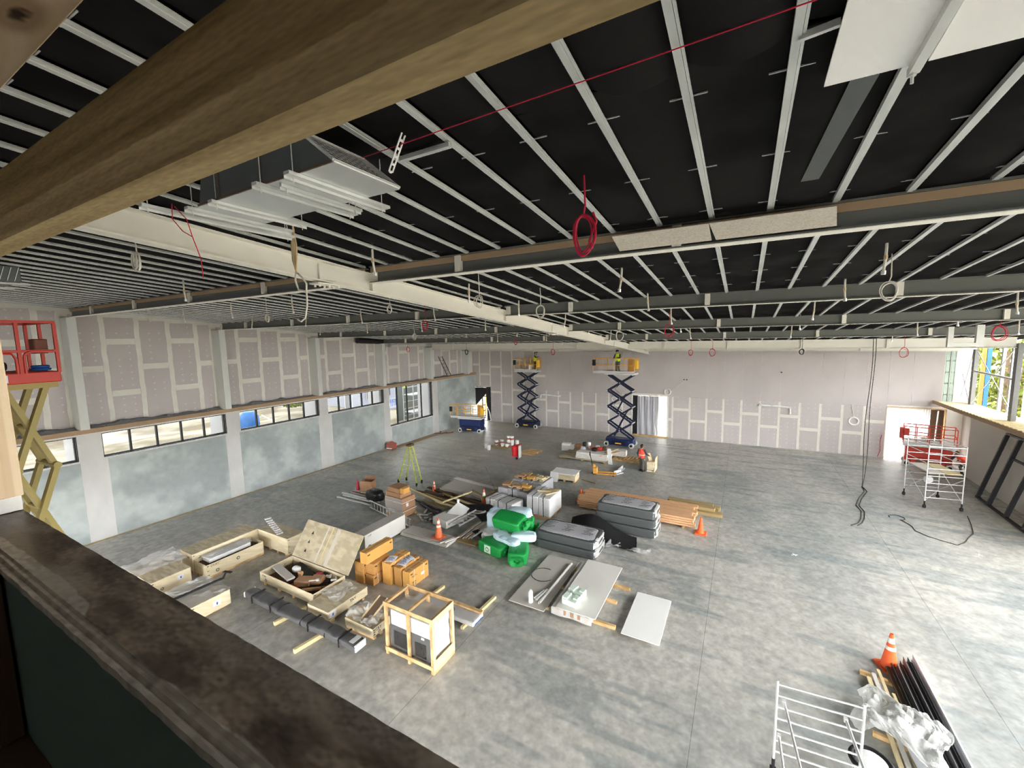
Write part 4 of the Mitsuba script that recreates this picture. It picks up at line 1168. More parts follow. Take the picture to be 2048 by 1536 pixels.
def carton(x0, x1, y0, y1, z0, z1, label, mat='cardboard', group=None, straps=True, arrows=False, name='carton'):
    o = thing(name, label, 'box', group)
    part(o, 'body', MB().box(x0, x1, y0, y1, z0, z1, .006), mat)
    part(o, 'tape', MB().box(x0 - .002, x1 + .002, (y0 + y1) / 2 - .03, (y0 + y1) / 2 + .03, z1 + .0005, z1 + .003) if x1 - x0 > y1 - y0 else MB().box((x0 + x1) / 2 - .03, (x0 + x1) / 2 + .03, y0 - .002, y1 + .002, z1 + .0005, z1 + .003), 'cardboard_brown')
    if straps:
        for t in (.25, .75):
            yy = y0 + (y1 - y0) * t
            part(o, 'strap', MB().box(x0 - .004, x1 + .004, yy - .008, yy + .008, z1 + .0035, z1 + .006).box(x1 + .001, x1 + .004, yy - .008, yy + .008, z0, z1), 'wrap_white')
    if arrows:
        mb = MB()
        for dy in (0, .1):
            mb.box(x1 + .001, x1 + .003, y0 + .16 + dy, y0 + .18 + dy, z0 + .06, z0 + .17)
            mb.box(x1 + .001, x1 + .003, y0 + .14 + dy, y0 + .20 + dy, z0 + .165, z0 + .19)
        mb.box(x1 + .001, x1 + .003, y0 + .10, y0 + .32, z0 + .04, z0 + .05)
        part(o, 'printed_arrows', mb, 'ink')
        part(o, 'paper_label', MB().box(x1 + .001, x1 + .003, y1 - .4, y1 - .22, z0 + .22, z0 + .32), 'paper')
        part(o, 'printed_lines', MB().box(x1 + .001, x1 + .003, y0 + .1, y0 + .38, z0 + .36, z0 + .372).box(x1 + .001, x1 + .003, y0 + .1, y0 + .3, z0 + .40, z0 + .412), 'ink')
    for yy in (y0 + .06, y1 - .16):
        part(o, 'hand_hole', MB().box(x1 + .0005, x1 + .0025, yy, yy + .1, z1 - .13, z1 - .09), 'ink')
    return o


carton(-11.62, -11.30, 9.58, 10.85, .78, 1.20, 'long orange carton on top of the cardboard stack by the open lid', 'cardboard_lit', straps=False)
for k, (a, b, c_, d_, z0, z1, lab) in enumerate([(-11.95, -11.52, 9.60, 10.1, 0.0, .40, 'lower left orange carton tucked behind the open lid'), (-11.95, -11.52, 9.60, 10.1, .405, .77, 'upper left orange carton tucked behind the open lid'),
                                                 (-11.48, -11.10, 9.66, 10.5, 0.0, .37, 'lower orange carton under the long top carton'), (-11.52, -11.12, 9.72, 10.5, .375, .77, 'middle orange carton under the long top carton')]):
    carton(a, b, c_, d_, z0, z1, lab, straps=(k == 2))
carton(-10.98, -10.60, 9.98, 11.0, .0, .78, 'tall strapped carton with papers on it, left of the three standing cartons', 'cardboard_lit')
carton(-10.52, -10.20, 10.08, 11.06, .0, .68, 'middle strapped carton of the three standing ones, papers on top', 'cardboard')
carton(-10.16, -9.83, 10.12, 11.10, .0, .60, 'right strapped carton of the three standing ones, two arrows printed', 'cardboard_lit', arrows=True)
for k, (x, y, z, rz) in enumerate([(-10.80, 10.25, .79, 20), (-10.36, 10.40, .70, 8), (-10.40, 10.65, .70, -15)]):
    part_o = thing('paper_wallet', ['papers in a film wallet on the left standing carton', 'papers in a film wallet on the middle standing carton', 'second film wallet further back on the middle standing carton'][k], 'papers')
    part(part_o, 'sheet', MB((x, y, z), rz).sheet(lambda u, v: (-.17 + .34 * u, -.2 + .4 * v, .012 + .02 * np.sin(3 * u)), 8, 4, .008), 'paper')
    part(part_o, 'print', MB((x, y, z + .034), rz).box(-.12, .1, -.1, -.08, 0, .002).box(-.12, .12, 0, .02, 0, .002).box(-.12, .05, .08, .1, 0, .002), 'ink_blue')

# timber framed unit wrapped in film
o = thing('framed_unit', 'timber framed crate with a glossy wrapped unit inside, in front of the crates', 'crate')
X0, X1, Y0, Y1, HH = -8.36, -6.68, 7.57, 8.46, 1.52
for x in (X0, (X0 + X1) / 2 - .04, X1 - .08):
    for y in (Y0, Y1 - .07):
        part(o, 'post', MB().box(x, x + .08, y, y + .07, .12, HH - .09, .004), 'pine')
    part(o, 'bearer', MB().box(x, x + .09, Y0, Y1, .001, .118), 'pine')
for zz in (.12, HH - .088):
    for y in (Y0 - .022, Y1 + .002):
        part(o, 'rail', MB().box(X0, X1, y, y + .02, zz, zz + .11, .003), 'pine')
for x in (X0, (X0 + X1) / 2 - .04, X1 - .08):
    part(o, 'top_rail', MB().box(x, x + .08, Y0, Y1, HH - .085, HH - .01, .004), 'pine')
part(o, 'end_board', MB().box(X1 + .002, X1 + .022, Y0, Y1, .10, .36, .003), 'slat_timber')
part(o, 'end_board', MB().box(X1 + .002, X1 + .022, Y0, Y1, HH - .15, HH + .01, .003), 'slat_timber')
for y in (Y0, Y1 - .09):
    part(o, 'end_board', MB().box(X1 + .002, X1 + .020, y, y + .09, .365, HH - .155, .003), 'slat_timber')
u = part(o, 'wrapped_unit', MB().box(X0 + .13, X1 - .10, Y0 + .10, Y1 - .10, .145, 1.28, .02), 'wrap_white', label='white wrapped unit')
part(u, 'dark_casing', MB().box(X0 + .12, X1 - .105, Y0 + .09, Y0 + .098, .15, .86).box(X0 + .125, X0 + .129, Y0 + .12, Y1 - .12, .15, .86), 'wrap_grey')
part(u, 'plate', MB().box(X1 - .45, X1 - .35, Y0 + .083, Y0 + .088, .78, .84), 'paper')
part(u, 'grille', MB().box(X0 + .25, X0 + .75, Y0 + .080, Y0 + .088, .3, .72).box(X0 + 1.0, X0 + 1.38, Y0 + .080, Y0 + .088, .26, .66), 'black_plastic')
part(o, 'film', MB().sheet(rumple(X0 + .1, X1 - .1, Y0 + .08, Y1 - .08, 1.29, .02, 4, 31, .004), 20, 14), 'clear_film', True)
part(o, 'film', MB().sheet(lambda u, v: (X0 + .08 + (X1 - X0 - .16) * u, Y0 + .072 + .008 * np.sin(23 * u + 9 * v), .14 + 1.2 * v), 26, 16), 'glass', True)
part(o, 'film_end', MB().sheet(lambda u, v: (X1 - .085 + .012 * np.sin(17 * v + 5 * u), Y0 + .09 + (Y1 - Y0 - .18) * u, .16 + 1.1 * v), 14, 34), 'wrap_white', True, 'white film on the end')

# long black wrapped bundle on bearers
o = thing('long_bundle', 'long black film wrapped bundle lying on timber bearers', 'bundle')


def bundle(u, v):
    a = 2 * PI * v
    x = -14.28 + 5.33 * u
    w = (.215 + .02 * np.sin(5 * u)) * (1 + .06 * np.sin(40 * u)) * np.where(u < .08, .8, 1)
    hgt = .10 + .025 * np.sin(9 * u + 1)
    n = meshkit.noise(np.stack([x * 6, a * 1.5, 0 * a], -1), 4)
    e = .5
    yy = 7.22 + w * np.sign(np.cos(a)) * np.abs(np.cos(a)) ** e * (1 + .14 * (n - .5))
    return x, yy, .245 + hgt * np.sign(np.sin(a)) * np.abs(np.sin(a)) ** e * (1 + .3 * (n - .5))


part(o, 'wrapping', MB().sheet(bundle, 150, 25), 'wrap_grey', True)
for xx in (-13.75, -12.75, -10.9, -9.55):
    part(o, 'strap_bar', MB().box(xx - .03, xx + .03, 6.98, 7.44, .372, .41, .008).box(xx - .02, xx + .02, 6.965, 6.985, .15, .372), 'black_plastic')
for xx in (-12.4, -11.3, -10.2):
    part(o, 'strap', MB().torus((xx, 7.22, .245), .20, .012, 'x', 24, 5, 1.12, .62), 'black')
part(o, 'end_label', MB().box(-8.955, -8.94, 7.04, 7.40, .16, .34), 'paper', label='white printed end label')
part(o, 'end_label', MB().box(-9.25, -9.08, 7.08, 7.38, .355, .362), 'wrap_white')
part(o, 'end_cap', MB().box(-14.33, -14.27, 7.03, 7.42, .15, .34, .02).box(-8.99, -8.957, 7.03, 7.42, .15, .35, .01), 'wrap_white')
for k, (p, q, lab) in enumerate([((-10.62, 6.35), (-10.44, 7.62), 'pale timber bearer under the right half of the black bundle'), ((-12.24, 6.78), (-12.10, 7.75), 'pale timber bearer under the left half of the black bundle')]):
    solo('timber_bearer', MB().bar((*p, .07), (*q, .07), .09, .12), 'pale_stick', lab, 'timber')

# blue and white pack behind the framed unit
o = thing('white_pack', 'long white film pack with a blue logo, behind the framed unit', 'pack')
part(o, 'pack', MB().box(-9.15, -6.72, 9.42, 9.98, .10, .23, .015), 'wrap_white')
part(o, 'blue_edge', MB().box(-6.718, -6.712, 9.5, 9.92, .105, .14), 'ink_blue')
part(o, 'logo', MB().lathe((-7.72, 9.60, .2315), [(0, .003), (.10, .003), (.10, 0)], 18).torus((-7.72, 9.60, .233), .15, .02, 'z', 20, 6), 'ink_blue', label='blue round logo')
part(o, 'film', MB().sheet(rumple(-9.1, -6.75, 9.44, 9.97, .232, .018, 4, 41, .006), 30, 12), 'clear_film', True)
solo('pack_timber', MB().bar((-9.2, 9.93, .29), (-6.70, 9.90, .29), .12, .06), 'pine', 'timber lying along the back of the white pack', 'timber')
for k, (p, q) in enumerate([((-8.98, 9.2), (-8.85, 10.75)), ((-7.05, 9.3), (-6.95, 11.05))]):
    solo('timber_bearer', MB().bar((*p, .05), (*q, .05), .09, .09), 'pale_stick', ['pale bearer under the left end of the white pack', 'brown bearer sticking out from the right end of the white pack'][k], 'timber')


# board stacks
def board_stack(name, label, x0, x1, y0, y1, z0, th, mat, n=1):
    o = thing(name, label, 'board')
    for k in range(n):
        part(o, 'sheet', MB().box(x0, x1, y0, y1, z0 + k * th, z0 + (k + 1) * th - .002, .002), mat)
    return o


board_stack('plaster_sheet', 'grey sheet carrying pipes, a can and a cable loop', -6.42, -5.17, 11.04, 14.25, .085, .017, 'grey_board', 2)
for yy in (11.35, 12.6, 13.9):
    solo('timber_bearer', MB().box(-6.3, -5.12, yy - .045, yy + .045, 0.001, .083), 'old_timber', ['bearer under the near end of the sheet with pipes', 'bearer under the middle of the sheet with pipes', 'bearer under the far end of the sheet with pipes'][[11.35, 12.6, 13.9].index(yy)], 'timber')
solo('plastic_pipe', MB().tube([(-5.44, 11.28, .165), (-5.36, 13.95, .165)], .045, 14, caps=False), 'white_paint', 'long white plastic pipe on the left grey sheet', 'pipe', smooth=40)
solo('plastic_pipe', MB().tube([(-5.60, 11.36, .16), (-5.50, 12.05, .16)], .04, 14, caps=False), 'white_paint', 'short white pipe beside the long pipe', 'pipe', smooth=40)
solo('plastic_pipe', MB().tube([(-5.70, 11.40, .16), (-5.58, 11.95, .16)], .04, 14, caps=False), 'light_grey_steel', 'short grey pipe beside the long pipe', 'pipe', smooth=40)
solo('spray_can', MB().lathe((-5.73, 11.26, .121), [(0, 0), (.075, 0), (.078, .01), (.078, .34), (.06, .38), (.04, .40), (.04, .43), (0, .43)], 18), 'bucket_white', 'tall white roll standing on the left grey sheet', 'roll', smooth=40)
solo('cable_loop', MB().tube(np.vstack([arc((-6.02, 12.85, .135), .42, 75, 335, 30)]), .012, 6), 'dark_cable', 'black cable loop lying on the left grey sheet', 'cable', smooth=True)
board_stack('plaster_sheet', 'grey-beige sheet carrying two pale green foam blocks', -4.79, -3.53, 11.09, 14.20, .33, .013, 'off_white_board', 2)
scene_key = board_stack('plaster_stack', 'wrapped stack of sheets under the sheet with foam blocks', -4.93, -3.68, 11.12, 14.0, .10, .055, 'grey_board', 4)
part(scene_key, 'film', MB().sheet(lambda u, v: (-4.95 + 1.3 * u, 11.10 - .02 * np.sin(9 * u), .09 + .22 * v), 24, 6), 'clear_film', True)
for k in range(5):
    part(scene_key, 'strap_label', MB().box(-4.80 + .24 * k, -4.70 + .24 * k, 11.095, 11.099, .16, .30), 'cardboard_brown')
for yy, xx in ((11.42, -3.02), (12.6, -3.3), (13.5, -3.1)):
    solo('timber_bearer', MB().box(-4.85, xx, yy - .05, yy + .05, 0.001, .098), 'pine', {11.42: 'bearer sticking out at the near end of the sheet with foam blocks', 12.6: 'bearer under the middle of the sheet with foam blocks', 13.5: 'bearer sticking out at the far end of the sheet with foam blocks'}[yy], 'timber')
for k, (x, y, rz) in enumerate([(-4.42, 11.45, -8), (-4.38, 11.90, -14)]):
    o = thing('foam_block', ['pale green foam block nearer the camera on the beige sheet', 'pale green foam block further back on the beige sheet'][k], 'foam block')
    part(o, 'block', MB((x, y, .36), rz).box(-.24, .24, -.17, .17, 0, .19, .012).box(-.24, -.05, -.17, .16, .192, .25, .012).box(.08, .24, -.05, .17, .192, .24, .012), 'foam_mint')
board_stack('white_board', 'white panel lying alone on the floor, right of the board stacks', -2.80, -1.74, 11.14, 13.34, .13, .02, 'white_paint', 1)
for yy in (11.5, 12.9):
    solo('timber_bearer', MB().box(-2.7, -1.85, yy - .05, yy + .05, .001, .128), 'old_timber', 'bearer under the near end of the lone white panel' if yy < 12 else 'bearer under the far end of the lone white panel', 'timber')


# ------------------------------------------------------------------ insulation bales, timber, bags, wrapped pallets
def bale(name, label, x0, x1, y0, y1, z0, z1, seed, prints=True, txt=None):
    o = thing(name, label, 'bale')
    c, d = ((x0 + x1) / 2, (y0 + y1) / 2, (z0 + z1) / 2), (x1 - x0, y1 - y0, z1 - z0)
    part(o, 'bale', MB().blob(c, d, .16, .035, 5, 64, 26, seed=seed), 'bale_grey', True)
    for e, s in ((x1, 1), (x0, -1)):
        def gather(u, v):
            a = 2 * PI * u
            n = meshkit.noise(np.stack([np.cos(a) * 5, np.sin(a) * 5, v * 3 + seed], -1), 6)
            r = .98 - .62 * v + .13 * (n - .5)
            return e - .06 * s + s * (.10 * v + .07 * n * np.sin(PI * v)), (y0 + y1) / 2 + (y1 - y0) / 2 * r * np.sign(np.cos(a)) * np.abs(np.cos(a)) ** .4, (z0 + z1) / 2 + (z1 - z0) / 2 * r * np.sign(np.sin(a)) * np.abs(np.sin(a)) ** .4
        part(o, 'gathered_end', MB().sheet(gather, 60, 7), 'clear_film', True, 'gathered clear film end')
    if prints:
        def top(u, v):
            n = meshkit.noise(np.stack([u * 7, v * 4, 0 * u + seed], -1), 2)
            return x0 + .05 + (x1 - x0 - .10) * u, y0 + .04 + (y1 - y0 - .08) * v, z1 + .012 + .02 * n - .06 * (2 * v - 1) ** 8 - .06 * (2 * u - 1) ** 10
        k = part(o, 'printed_film', MB().sheet(top, 40, 16, .004), 'bale_print_film', True, 'pale printed top film')
        mb = MB()
        for cx in np.linspace(x0 + .45, x1 - .45, 3):
            for r in range(5):
                yy = y1 - .35 - r * .13
                mb.box(cx - .25 + .07 * (r % 2), cx + .2 - .09 * (r % 3), yy, yy + .028, z1 + .031, z1 + .035)
        part(k, 'print', mb, 'wrap_grey')
    return o


bale('insulation_bale', 'lower grey insulation bale of the nearer stack beside the green bags', -7.32, -4.72, 14.75, 16.15, 0.02, .36, 3, False)
bale('insulation_bale', 'upper grey insulation bale with printed top on the nearer stack', -7.30, -4.74, 14.78, 16.12, .37, .72, 4)
for k in range(3):
    bale('insulation_bale', ['bottom grey insulation bale of the farther stack', 'middle grey insulation bale of the farther stack', 'top grey insulation bale with printed top on the farther stack'][k], -5.62 + .05 * k, -2.98 - .03 * k, 17.5, 18.75, .02 + .41 * k, .42 + .41 * k, 7 + k, k == 2)


def mat(u, v):
    x = -6.6 + 2.9 * u + .25 * v
    y = 17.35 - 1.15 * v + .1 * np.sin(5 * u)
    z = .05 + .62 * np.exp(-((u - .35) / .45) ** 2) * (1 - .85 * v ** 2) * np.clip(1.3 - u, 0, 1) + .02 * meshkit.noise(np.stack([u * 6, v * 6, 0 * u], -1), 3)
    return x, y, z


solo('black_mat', MB().sheet(mat, 40, 20, .03), 'black_mat', 'black insulation blanket slumped between the two stacks of grey bales', 'blanket', smooth=True)
film_over('plastic_film', 'scrap of clear plastic on the floor at the end of the black blanket', rumple(-3.9, -2.95, 16.0, 16.5, 0, .16, 4, 33, .01), 18, 12)
film_over('plastic_film', 'scrap of clear plastic behind the nearer stack of grey bales', rumple(-4.65, -4.1, 15.9, 16.5, 0, .25, 5, 35, .01), 12, 12)
n = 0
for row in range(4):
    for col in range(5):
        y0 = 19.25 + .36 * col
        s = rnd.uniform(-.12, .12)
        solo('timber_board', MB().box(-7.1 + s, -1.72 + s * .8, y0, y0 + .33, .10 + .105 * row, .19 + .105 * row, .006), 'orange_timber', f'reddish timber board behind the grey bales, {ordinal(row + 1)} layer up, {ordinal(col + 1)} from the camera', 'timber')
for x in (-6.5, -4.2, -2.1):
    solo('timber_bearer', MB().box(x - .05, x + .05, 19.2, 21.05, .001, .098), 'old_timber', {-6.5: 'left bearer', -4.2: 'middle bearer', -2.1: 'right bearer'}[x] + ' under the reddish timber boards', 'timber')
for k, (x1, y0, z0) in enumerate([(-.62, 20.35, 0.001), (-.80, 20.75, 0.001), (-.75, 21.15, 0.001), (-.95, 20.55, .16), (-1.05, 20.95, .16)]):
    solo('timber_post', MB().box(x1 - 2.0 - .1, x1, y0 + .75, y0 + 1.1, z0, z0 + .15, .006), 'old_timber', ['front olive timber past the reddish boards', 'middle olive timber past the reddish boards', 'back olive timber past the reddish boards', 'front upper olive timber past the reddish boards', 'back upper olive timber past the reddish boards'][k], 'timber')


def plastic_bale(name, label, c, d, rz, mat, seed, amp=.05, rx=0, ry=0, e=.28, lab=False):
    o = thing(name, label, 'bag')
    part(o, 'bag', MB(c, rz).blob((0, 0, 0), d, e, amp, 3.5, 44, 22, rx=rx, ry=ry, seed=seed), mat, True)
    if mat == 'bag_green':
        def tie(u, v):
            a = 2 * PI * u
            n_ = meshkit.noise(np.stack([np.cos(a) * 4, np.sin(a) * 4, v * 2 + seed], -1), 8)
            r = (.9 - 1.1 * v * (1 - v) * 2 + .25 * (n_ - .5))
            return d[0] / 2 - .04 + .22 * v, d[1] / 2 * r * np.cos(a) * .8, d[2] / 2 * r * np.sin(a) * .8
        part(o, 'gathered_end', MB(c, rz).sheet(tie, 40, 8), mat, True)
        part(o, 'seam', MB(c, rz).tube([(-d[0] * .48, 0, d[2] * .505), (d[0] * .48, 0, d[2] * .505)], .008, 5), 'bag_green')
    if lab:
        part(o, 'white_label', MB(c, rz).box(-.22, .12, -d[1] / 2 - .012, -d[1] / 2 + .03, -.15, .16, .01), 'foam_mint', label='pale label with a round logo')
        part(o, 'logo', MB(c, rz).torus((-.05, -d[1] / 2 - .016, 0), .075, .014, 'y', 16, 5), 'bag_green')
    return o


plastic_bale('green_bag', 'green plastic bag with a pale label at the bottom left of the heap', (-8.55, 13.65, .24), (1.25, .75, .46), -12, 'bag_green', 3, lab=True)
plastic_bale('green_bag', 'green plastic bag at the bottom right of the heap', (-7.45, 13.65, .26), (1.25, .75, .5), 112 - 180, 'bag_green', 5)
plastic_bale('green_bag', 'green plastic bag on top of the heap', (-8.35, 14.55, .98), (1.35, .8, .5), -4, 'bag_green', 8, rx=14)
plastic_bale('green_bag', 'green plastic bag at the back right of the heap', (-7.95, 15.2, .5), (.8, .6, .9), 20, 'bag_green', 9)
plastic_bale('blue_bag', 'pale blue bag lying across the front of the green bags', (-8.1, 13.85, .58), (1.3, .5, .28), -16, 'bag_blue', 11, .12, e=.5)
plastic_bale('blue_bag', 'pale blue bag on the right of the heap below the top green bag', (-7.5, 14.25, .62), (1.0, .55, .35), 25, 'bag_blue', 13, .14, e=.5)
plastic_bale('blue_bag', 'pale blue bag behind the top green bag', (-8.3, 15.35, .95), (1.1, .6, .6), 15, 'bag_blue', 15, .14, e=.5)
plastic_bale('blue_bag', 'large pale blue bag leaning at the back left of the heap', (-9.15, 14.95, .62), (.9, .8, 1.15), 10, 'bag_blue', 17, .14, e=.5)
plastic_bale('clear_bag', 'clear plastic bag below the back left blue bag', (-9.05, 14.25, .3), (.8, .7, .6), 30, 'clear_film', 19, .18, e=.6)
for i, (x, y, z, m_) in enumerate([(-8.1, 13.55, .74, 'paper'), (-7.75, 13.5, .72, 'paper')]):
    solo('printed_label', MB((x, y, z), -20).sheet(lambda u, v: (-.16 + .32 * u, -.12 + .24 * v, .012 * np.sin(4 * u)), 6, 4, .006), 'bag_blue', ['left printed sheet on the front blue bag', 'right printed sheet on the front blue bag'][i], 'sheet')


def wrapped_pallet(label, x0, x1, y0, y1, h, straps=2, z0=.12, rz=0, mat='wrap_white', timbers=0, n=(2, 2)):
    o = thing('wrapped_pallet', label, 'pallet')
    cx, cy = (x0 + x1) / 2, (y0 + y1) / 2
    L, W = x1 - x0, y1 - y0
    F = ((cx, cy, 0), rz)
    for k in range(3):
        yy = -W / 2 + .06 + (W - .12) * k / 2
        part(o, 'pallet_bearer', MB(*F).box(-L / 2, L / 2, yy - .05, yy + .05, .001, .09), 'pine')
    part(o, 'pallet_deck', MB(*F).box(-L / 2, L / 2, -W / 2, W / 2, .092, .115), 'pine')
    nx, ny = n
    for i in range(nx):
        for j in range(ny):
            dx, dy = L / nx, W / ny
            hh = h - rnd.uniform(0, .05)
            part(o, 'wrapped_block', MB(*F).blob((-L / 2 + dx * (i + .5), -W / 2 + dy * (j + .5), (z0 + hh) / 2), (dx * 1.02, dy * 1.02, hh - z0), .12, .018, 4, 32, 16, seed=i * 3 + j), mat, True)
    for k in range(straps):
        xx = -L / 2 + L * (k + .6) / (straps + .2)
        part(o, 'strap', MB(*F).box(xx - .015, xx + .015, -W / 2 - .02, W / 2 + .02, h + .012, h + .018).box(xx - .015, xx + .015, -W / 2 - .024, -W / 2 - .014, z0, h + .018), 'black_plastic')
    for k in range(timbers):
        xx = -L / 2 + L * (k + .5) / timbers
        part(o, 'top_timber', MB(*F).cbox((xx, rnd.uniform(-.1, .1), h + .045), (L / timbers * .6, W * rnd.uniform(.5, .9), .05), rnd.uniform(-12, 12)), rnd.choice(['pine', 'slat_timber', 'old_timber']))
    return o


wrapped_pallet('white wrapped pallet with dark straps, nearest the grey bales', -8.95, -7.72, 17.3, 18.75, 1.06, 2, mat='wrap_white', n=(2, 1))
for k, (x, y, r) in enumerate([(-8.3, 18.0, 10), (-8.05, 18.3, 30), (-7.9, 17.9, 60)]):
    solo('timber_offcut', MB((x, y, 1.085), r).box(-.35, .35, -.06, .06, 0, .05), ['pale_stick', 'old_timber', 'slat_timber'][k], ['long offcut on the white wrapped pallet', 'darker offcut on the white wrapped pallet', 'slanting offcut on the white wrapped pallet'][k], 'timber')
wrapped_pallet('low white wrapped pallet behind the heap of bags', -11.05, -9.35, 16.85, 17.75, .68, 3, mat='wrap_white', n=(3, 1), rz=-10)
wrapped_pallet('tan wrapped pallet of boxes behind the low white one', -10.95, -9.15, 17.95, 19.05, .92, 1, mat='bale_print_film', timbers=4, n=(3, 2), rz=-4)
wrapped_pallet('tan wrapped pallet of boxes, farthest of the wrapped pallets', -10.85, -9.05, 19.35, 20.75, .92, 0, mat='bale_print_film', timbers=5, n=(3, 2), rz=-3)
k_ = 0
for (px, py) in [(-10.6, 18.3), (-10.0, 18.3), (-9.5, 18.4), (-10.5, 19.8), (-9.9, 19.75), (-9.4, 19.9)]:
    solo('brown_carton', MB((px, py, .97), rnd.uniform(-15, 15)).box(-.22, .22, -.16, .16, 0, .10, .01), rnd.choice(['cardboard_brown', 'cardboard_lit', 'slat_timber']), ['left', 'middle', 'right'][k_ % 3] + ' small carton on top of the ' + ('nearer' if k_ < 3 else 'farther') + ' tan wrapped pallet', 'box')
    k_ += 1

# carton stack on a pallet
o = thing('carton_pallet', 'pallet of brown cartons stacked in strapped film behind the white fronted crate', 'pallet')
F_ = ((-14.65, 14.72, 0), -4)
part(o, 'pallet_deck', MB(*F_).box(-.62, .62, -.45, .45, .09, .12).box(-.62, .62, -.45, -.35, .001, .088).box(-.62, .62, .35, .45, .001, .088), 'pine')
for i in range(2):
    for j in range(3):
        part(o, 'carton', MB(*F_).box(-.6 + .6 * i, -.01 + .6 * i, -.42, .42, .122 + .29 * j, .405 + .29 * j, .01), 'cardboard_brown')
part(o, 'carton', MB(*F_).box(-.58, .45, -.38, .30, .992, 1.20, .01), 'cardboard_brown')
part(o, 'carton', MB(*F_).box(-.52, .30, -.34, .34, 1.202, 1.42, .01), 'cardboard_brown')
part(o, 'carton', MB(*F_).box(.32, .58, -.30, .10, 1.202, 1.46, .01), 'cardboard_lit')
part(o, 'film', MB(*F_).sheet(lambda u, v: (-.62 + 1.24 * u, -.435 + .008 * np.sin(17 * u + 8 * v), .13 + .85 * v), 16, 12), 'clear_film', True)
part(o, 'label', MB(*F_).box(.606, .61, -.2, -.05, .55, .72), 'paper')
for z_ in (.35, .78):
    part(o, 'strap', MB(*F_).box(-.63, .63, -.452, -.446, z_, z_ + .02).box(.626, .632, -.45, .45, z_, z_ + .02), 'wrap_white')
solo('plywood_offcut', MB((-15.55, 14.9, 0), -6).box(-.3, .3, -.03, .02, .01, .95), 'crate_top', 'square of plywood standing left of the carton pallet', 'plywood')

# small heap at the left: profiles, box, bag
for k in range(9):
    y = 14.75 + .17 * k + rnd.uniform(-.04, .04)
    z = .002 + .058 * (k % 3)
    solo('metal_profile', MB().box(-19.3 + rnd.uniform(-.2, .2), -17.0 + rnd.uniform(-.3, .3), y, y + .10, z, z + .055), 'galvanised' if k % 3 else 'light_grey_steel', f'galvanised metal profile lying left of the carton pallet, {ordinal(k + 1)} from the camera', 'metal profile')
solo('open_carton', MB((-18.35, 16.0, 0), 18).box(-.35, .35, -.25, -.24, .2, .75).box(-.35, .35, .24, .25, .2, .75).box(-.35, -.34, -.24, .24, .2, .75).box(.34, .35, -.24, .24, .2, .75).box(-.34, .34, -.24, .24, .2, .22).add([(-.35, -.25, .75), (.35, -.25, .75), (.3, -.45, .86), (-.3, -.45, .86)], [(0, 1, 2, 3)]).add([(-.35, .25, .75), (.35, .25, .75), (.3, .42, .88), (-.3, .42, .88)], [(0, 1, 2, 3)]), 'cardboard_brown', 'open brown carton with raised flaps beside the pink cone', 'box')
solo('carton_support', MB((-18.35, 16.0, 0), 18).box(-.4, .4, -.3, .3, .001, .198), 'old_timber', 'timber block under the open brown carton', 'timber')
solo('black_bag', MB().blob((-17.15, 15.35, .33), (1.1, .7, .62), .7, .16, 3, seed=4), 'black_plastic', 'slumped black plastic bag on the metal profiles', 'bag', smooth=True)

# loose timber heap and grey sheets
o = thing('grey_sheet_stack', 'stack of grey sheets with a slipped top sheet behind the loose timber', 'boards')
for k in range(5):
    part(o, 'sheet', MB((-13.05, 18.55, .05 + .055 * k), -2 + .8 * k).box(-1.65, 1.6, -.75, .72, 0, .05, .004), 'grey_board')
part(o, 'sheet', MB((-13.1, 19.2, .335), -8).box(-1.7, 1.65, -.15, .12, 0, .05, .004), 'off_white_board', label='pale narrow board on top')
TIM = [((-15.9, 16.7), (-13.0, 15.9), .10, .42, 'pale_stick'), ((-12.98, 15.85), (-12.45, 17.7), .09, .47, 'pale_stick'), ((-14.8, 16.75), (-11.6, 16.1), .12, .30, 'old_timber'), ((-15.8, 17.0), (-13.9, 17.15), .14, .22, 'dark_timber'), ((-13.95, 16.7), (-10.8, 16.1), .12, .24, 'old_timber'),
       ((-12.6, 18.0), (-11.2, 17.3), .11, .45, 'old_timber'), ((-11.4, 17.1), (-11.3, 18.9), .12, .50, 'old_timber'), ((-15.2, 17.3), (-12.0, 16.6), .16, .12, 'dark_timber'), ((-15.5, 17.55), (-11.7, 17.0), .16, .10, 'dark_timber'), ((-14.6, 16.3), (-11.3, 15.7), .12, .14, 'old_timber'),
       ((-14.2, 17.4), (-10.9, 16.6), .13, .20, 'old_timber'), ((-15.3, 16.35), (-12.6, 15.6), .12, .08, 'black_plastic'), ((-14.5, 16.0), (-12.9, 15.3), .12, .08, 'black_plastic'), ((-13.6, 16.1), (-11.2, 15.9), .10, .32, 'pale_stick'), ((-13.4, 17.6), (-10.9, 17.0), .15, .16, 'dark_timber'),
       ((-15.6, 17.9), (-13.6, 17.5), .2, .16, 'dark_timber'), ((-14.9, 18.0), (-12.5, 17.35), .18, .14, 'dark_timber'), ((-13.2, 16.9), (-11.5, 16.4), .10, .36, 'pale_stick')]
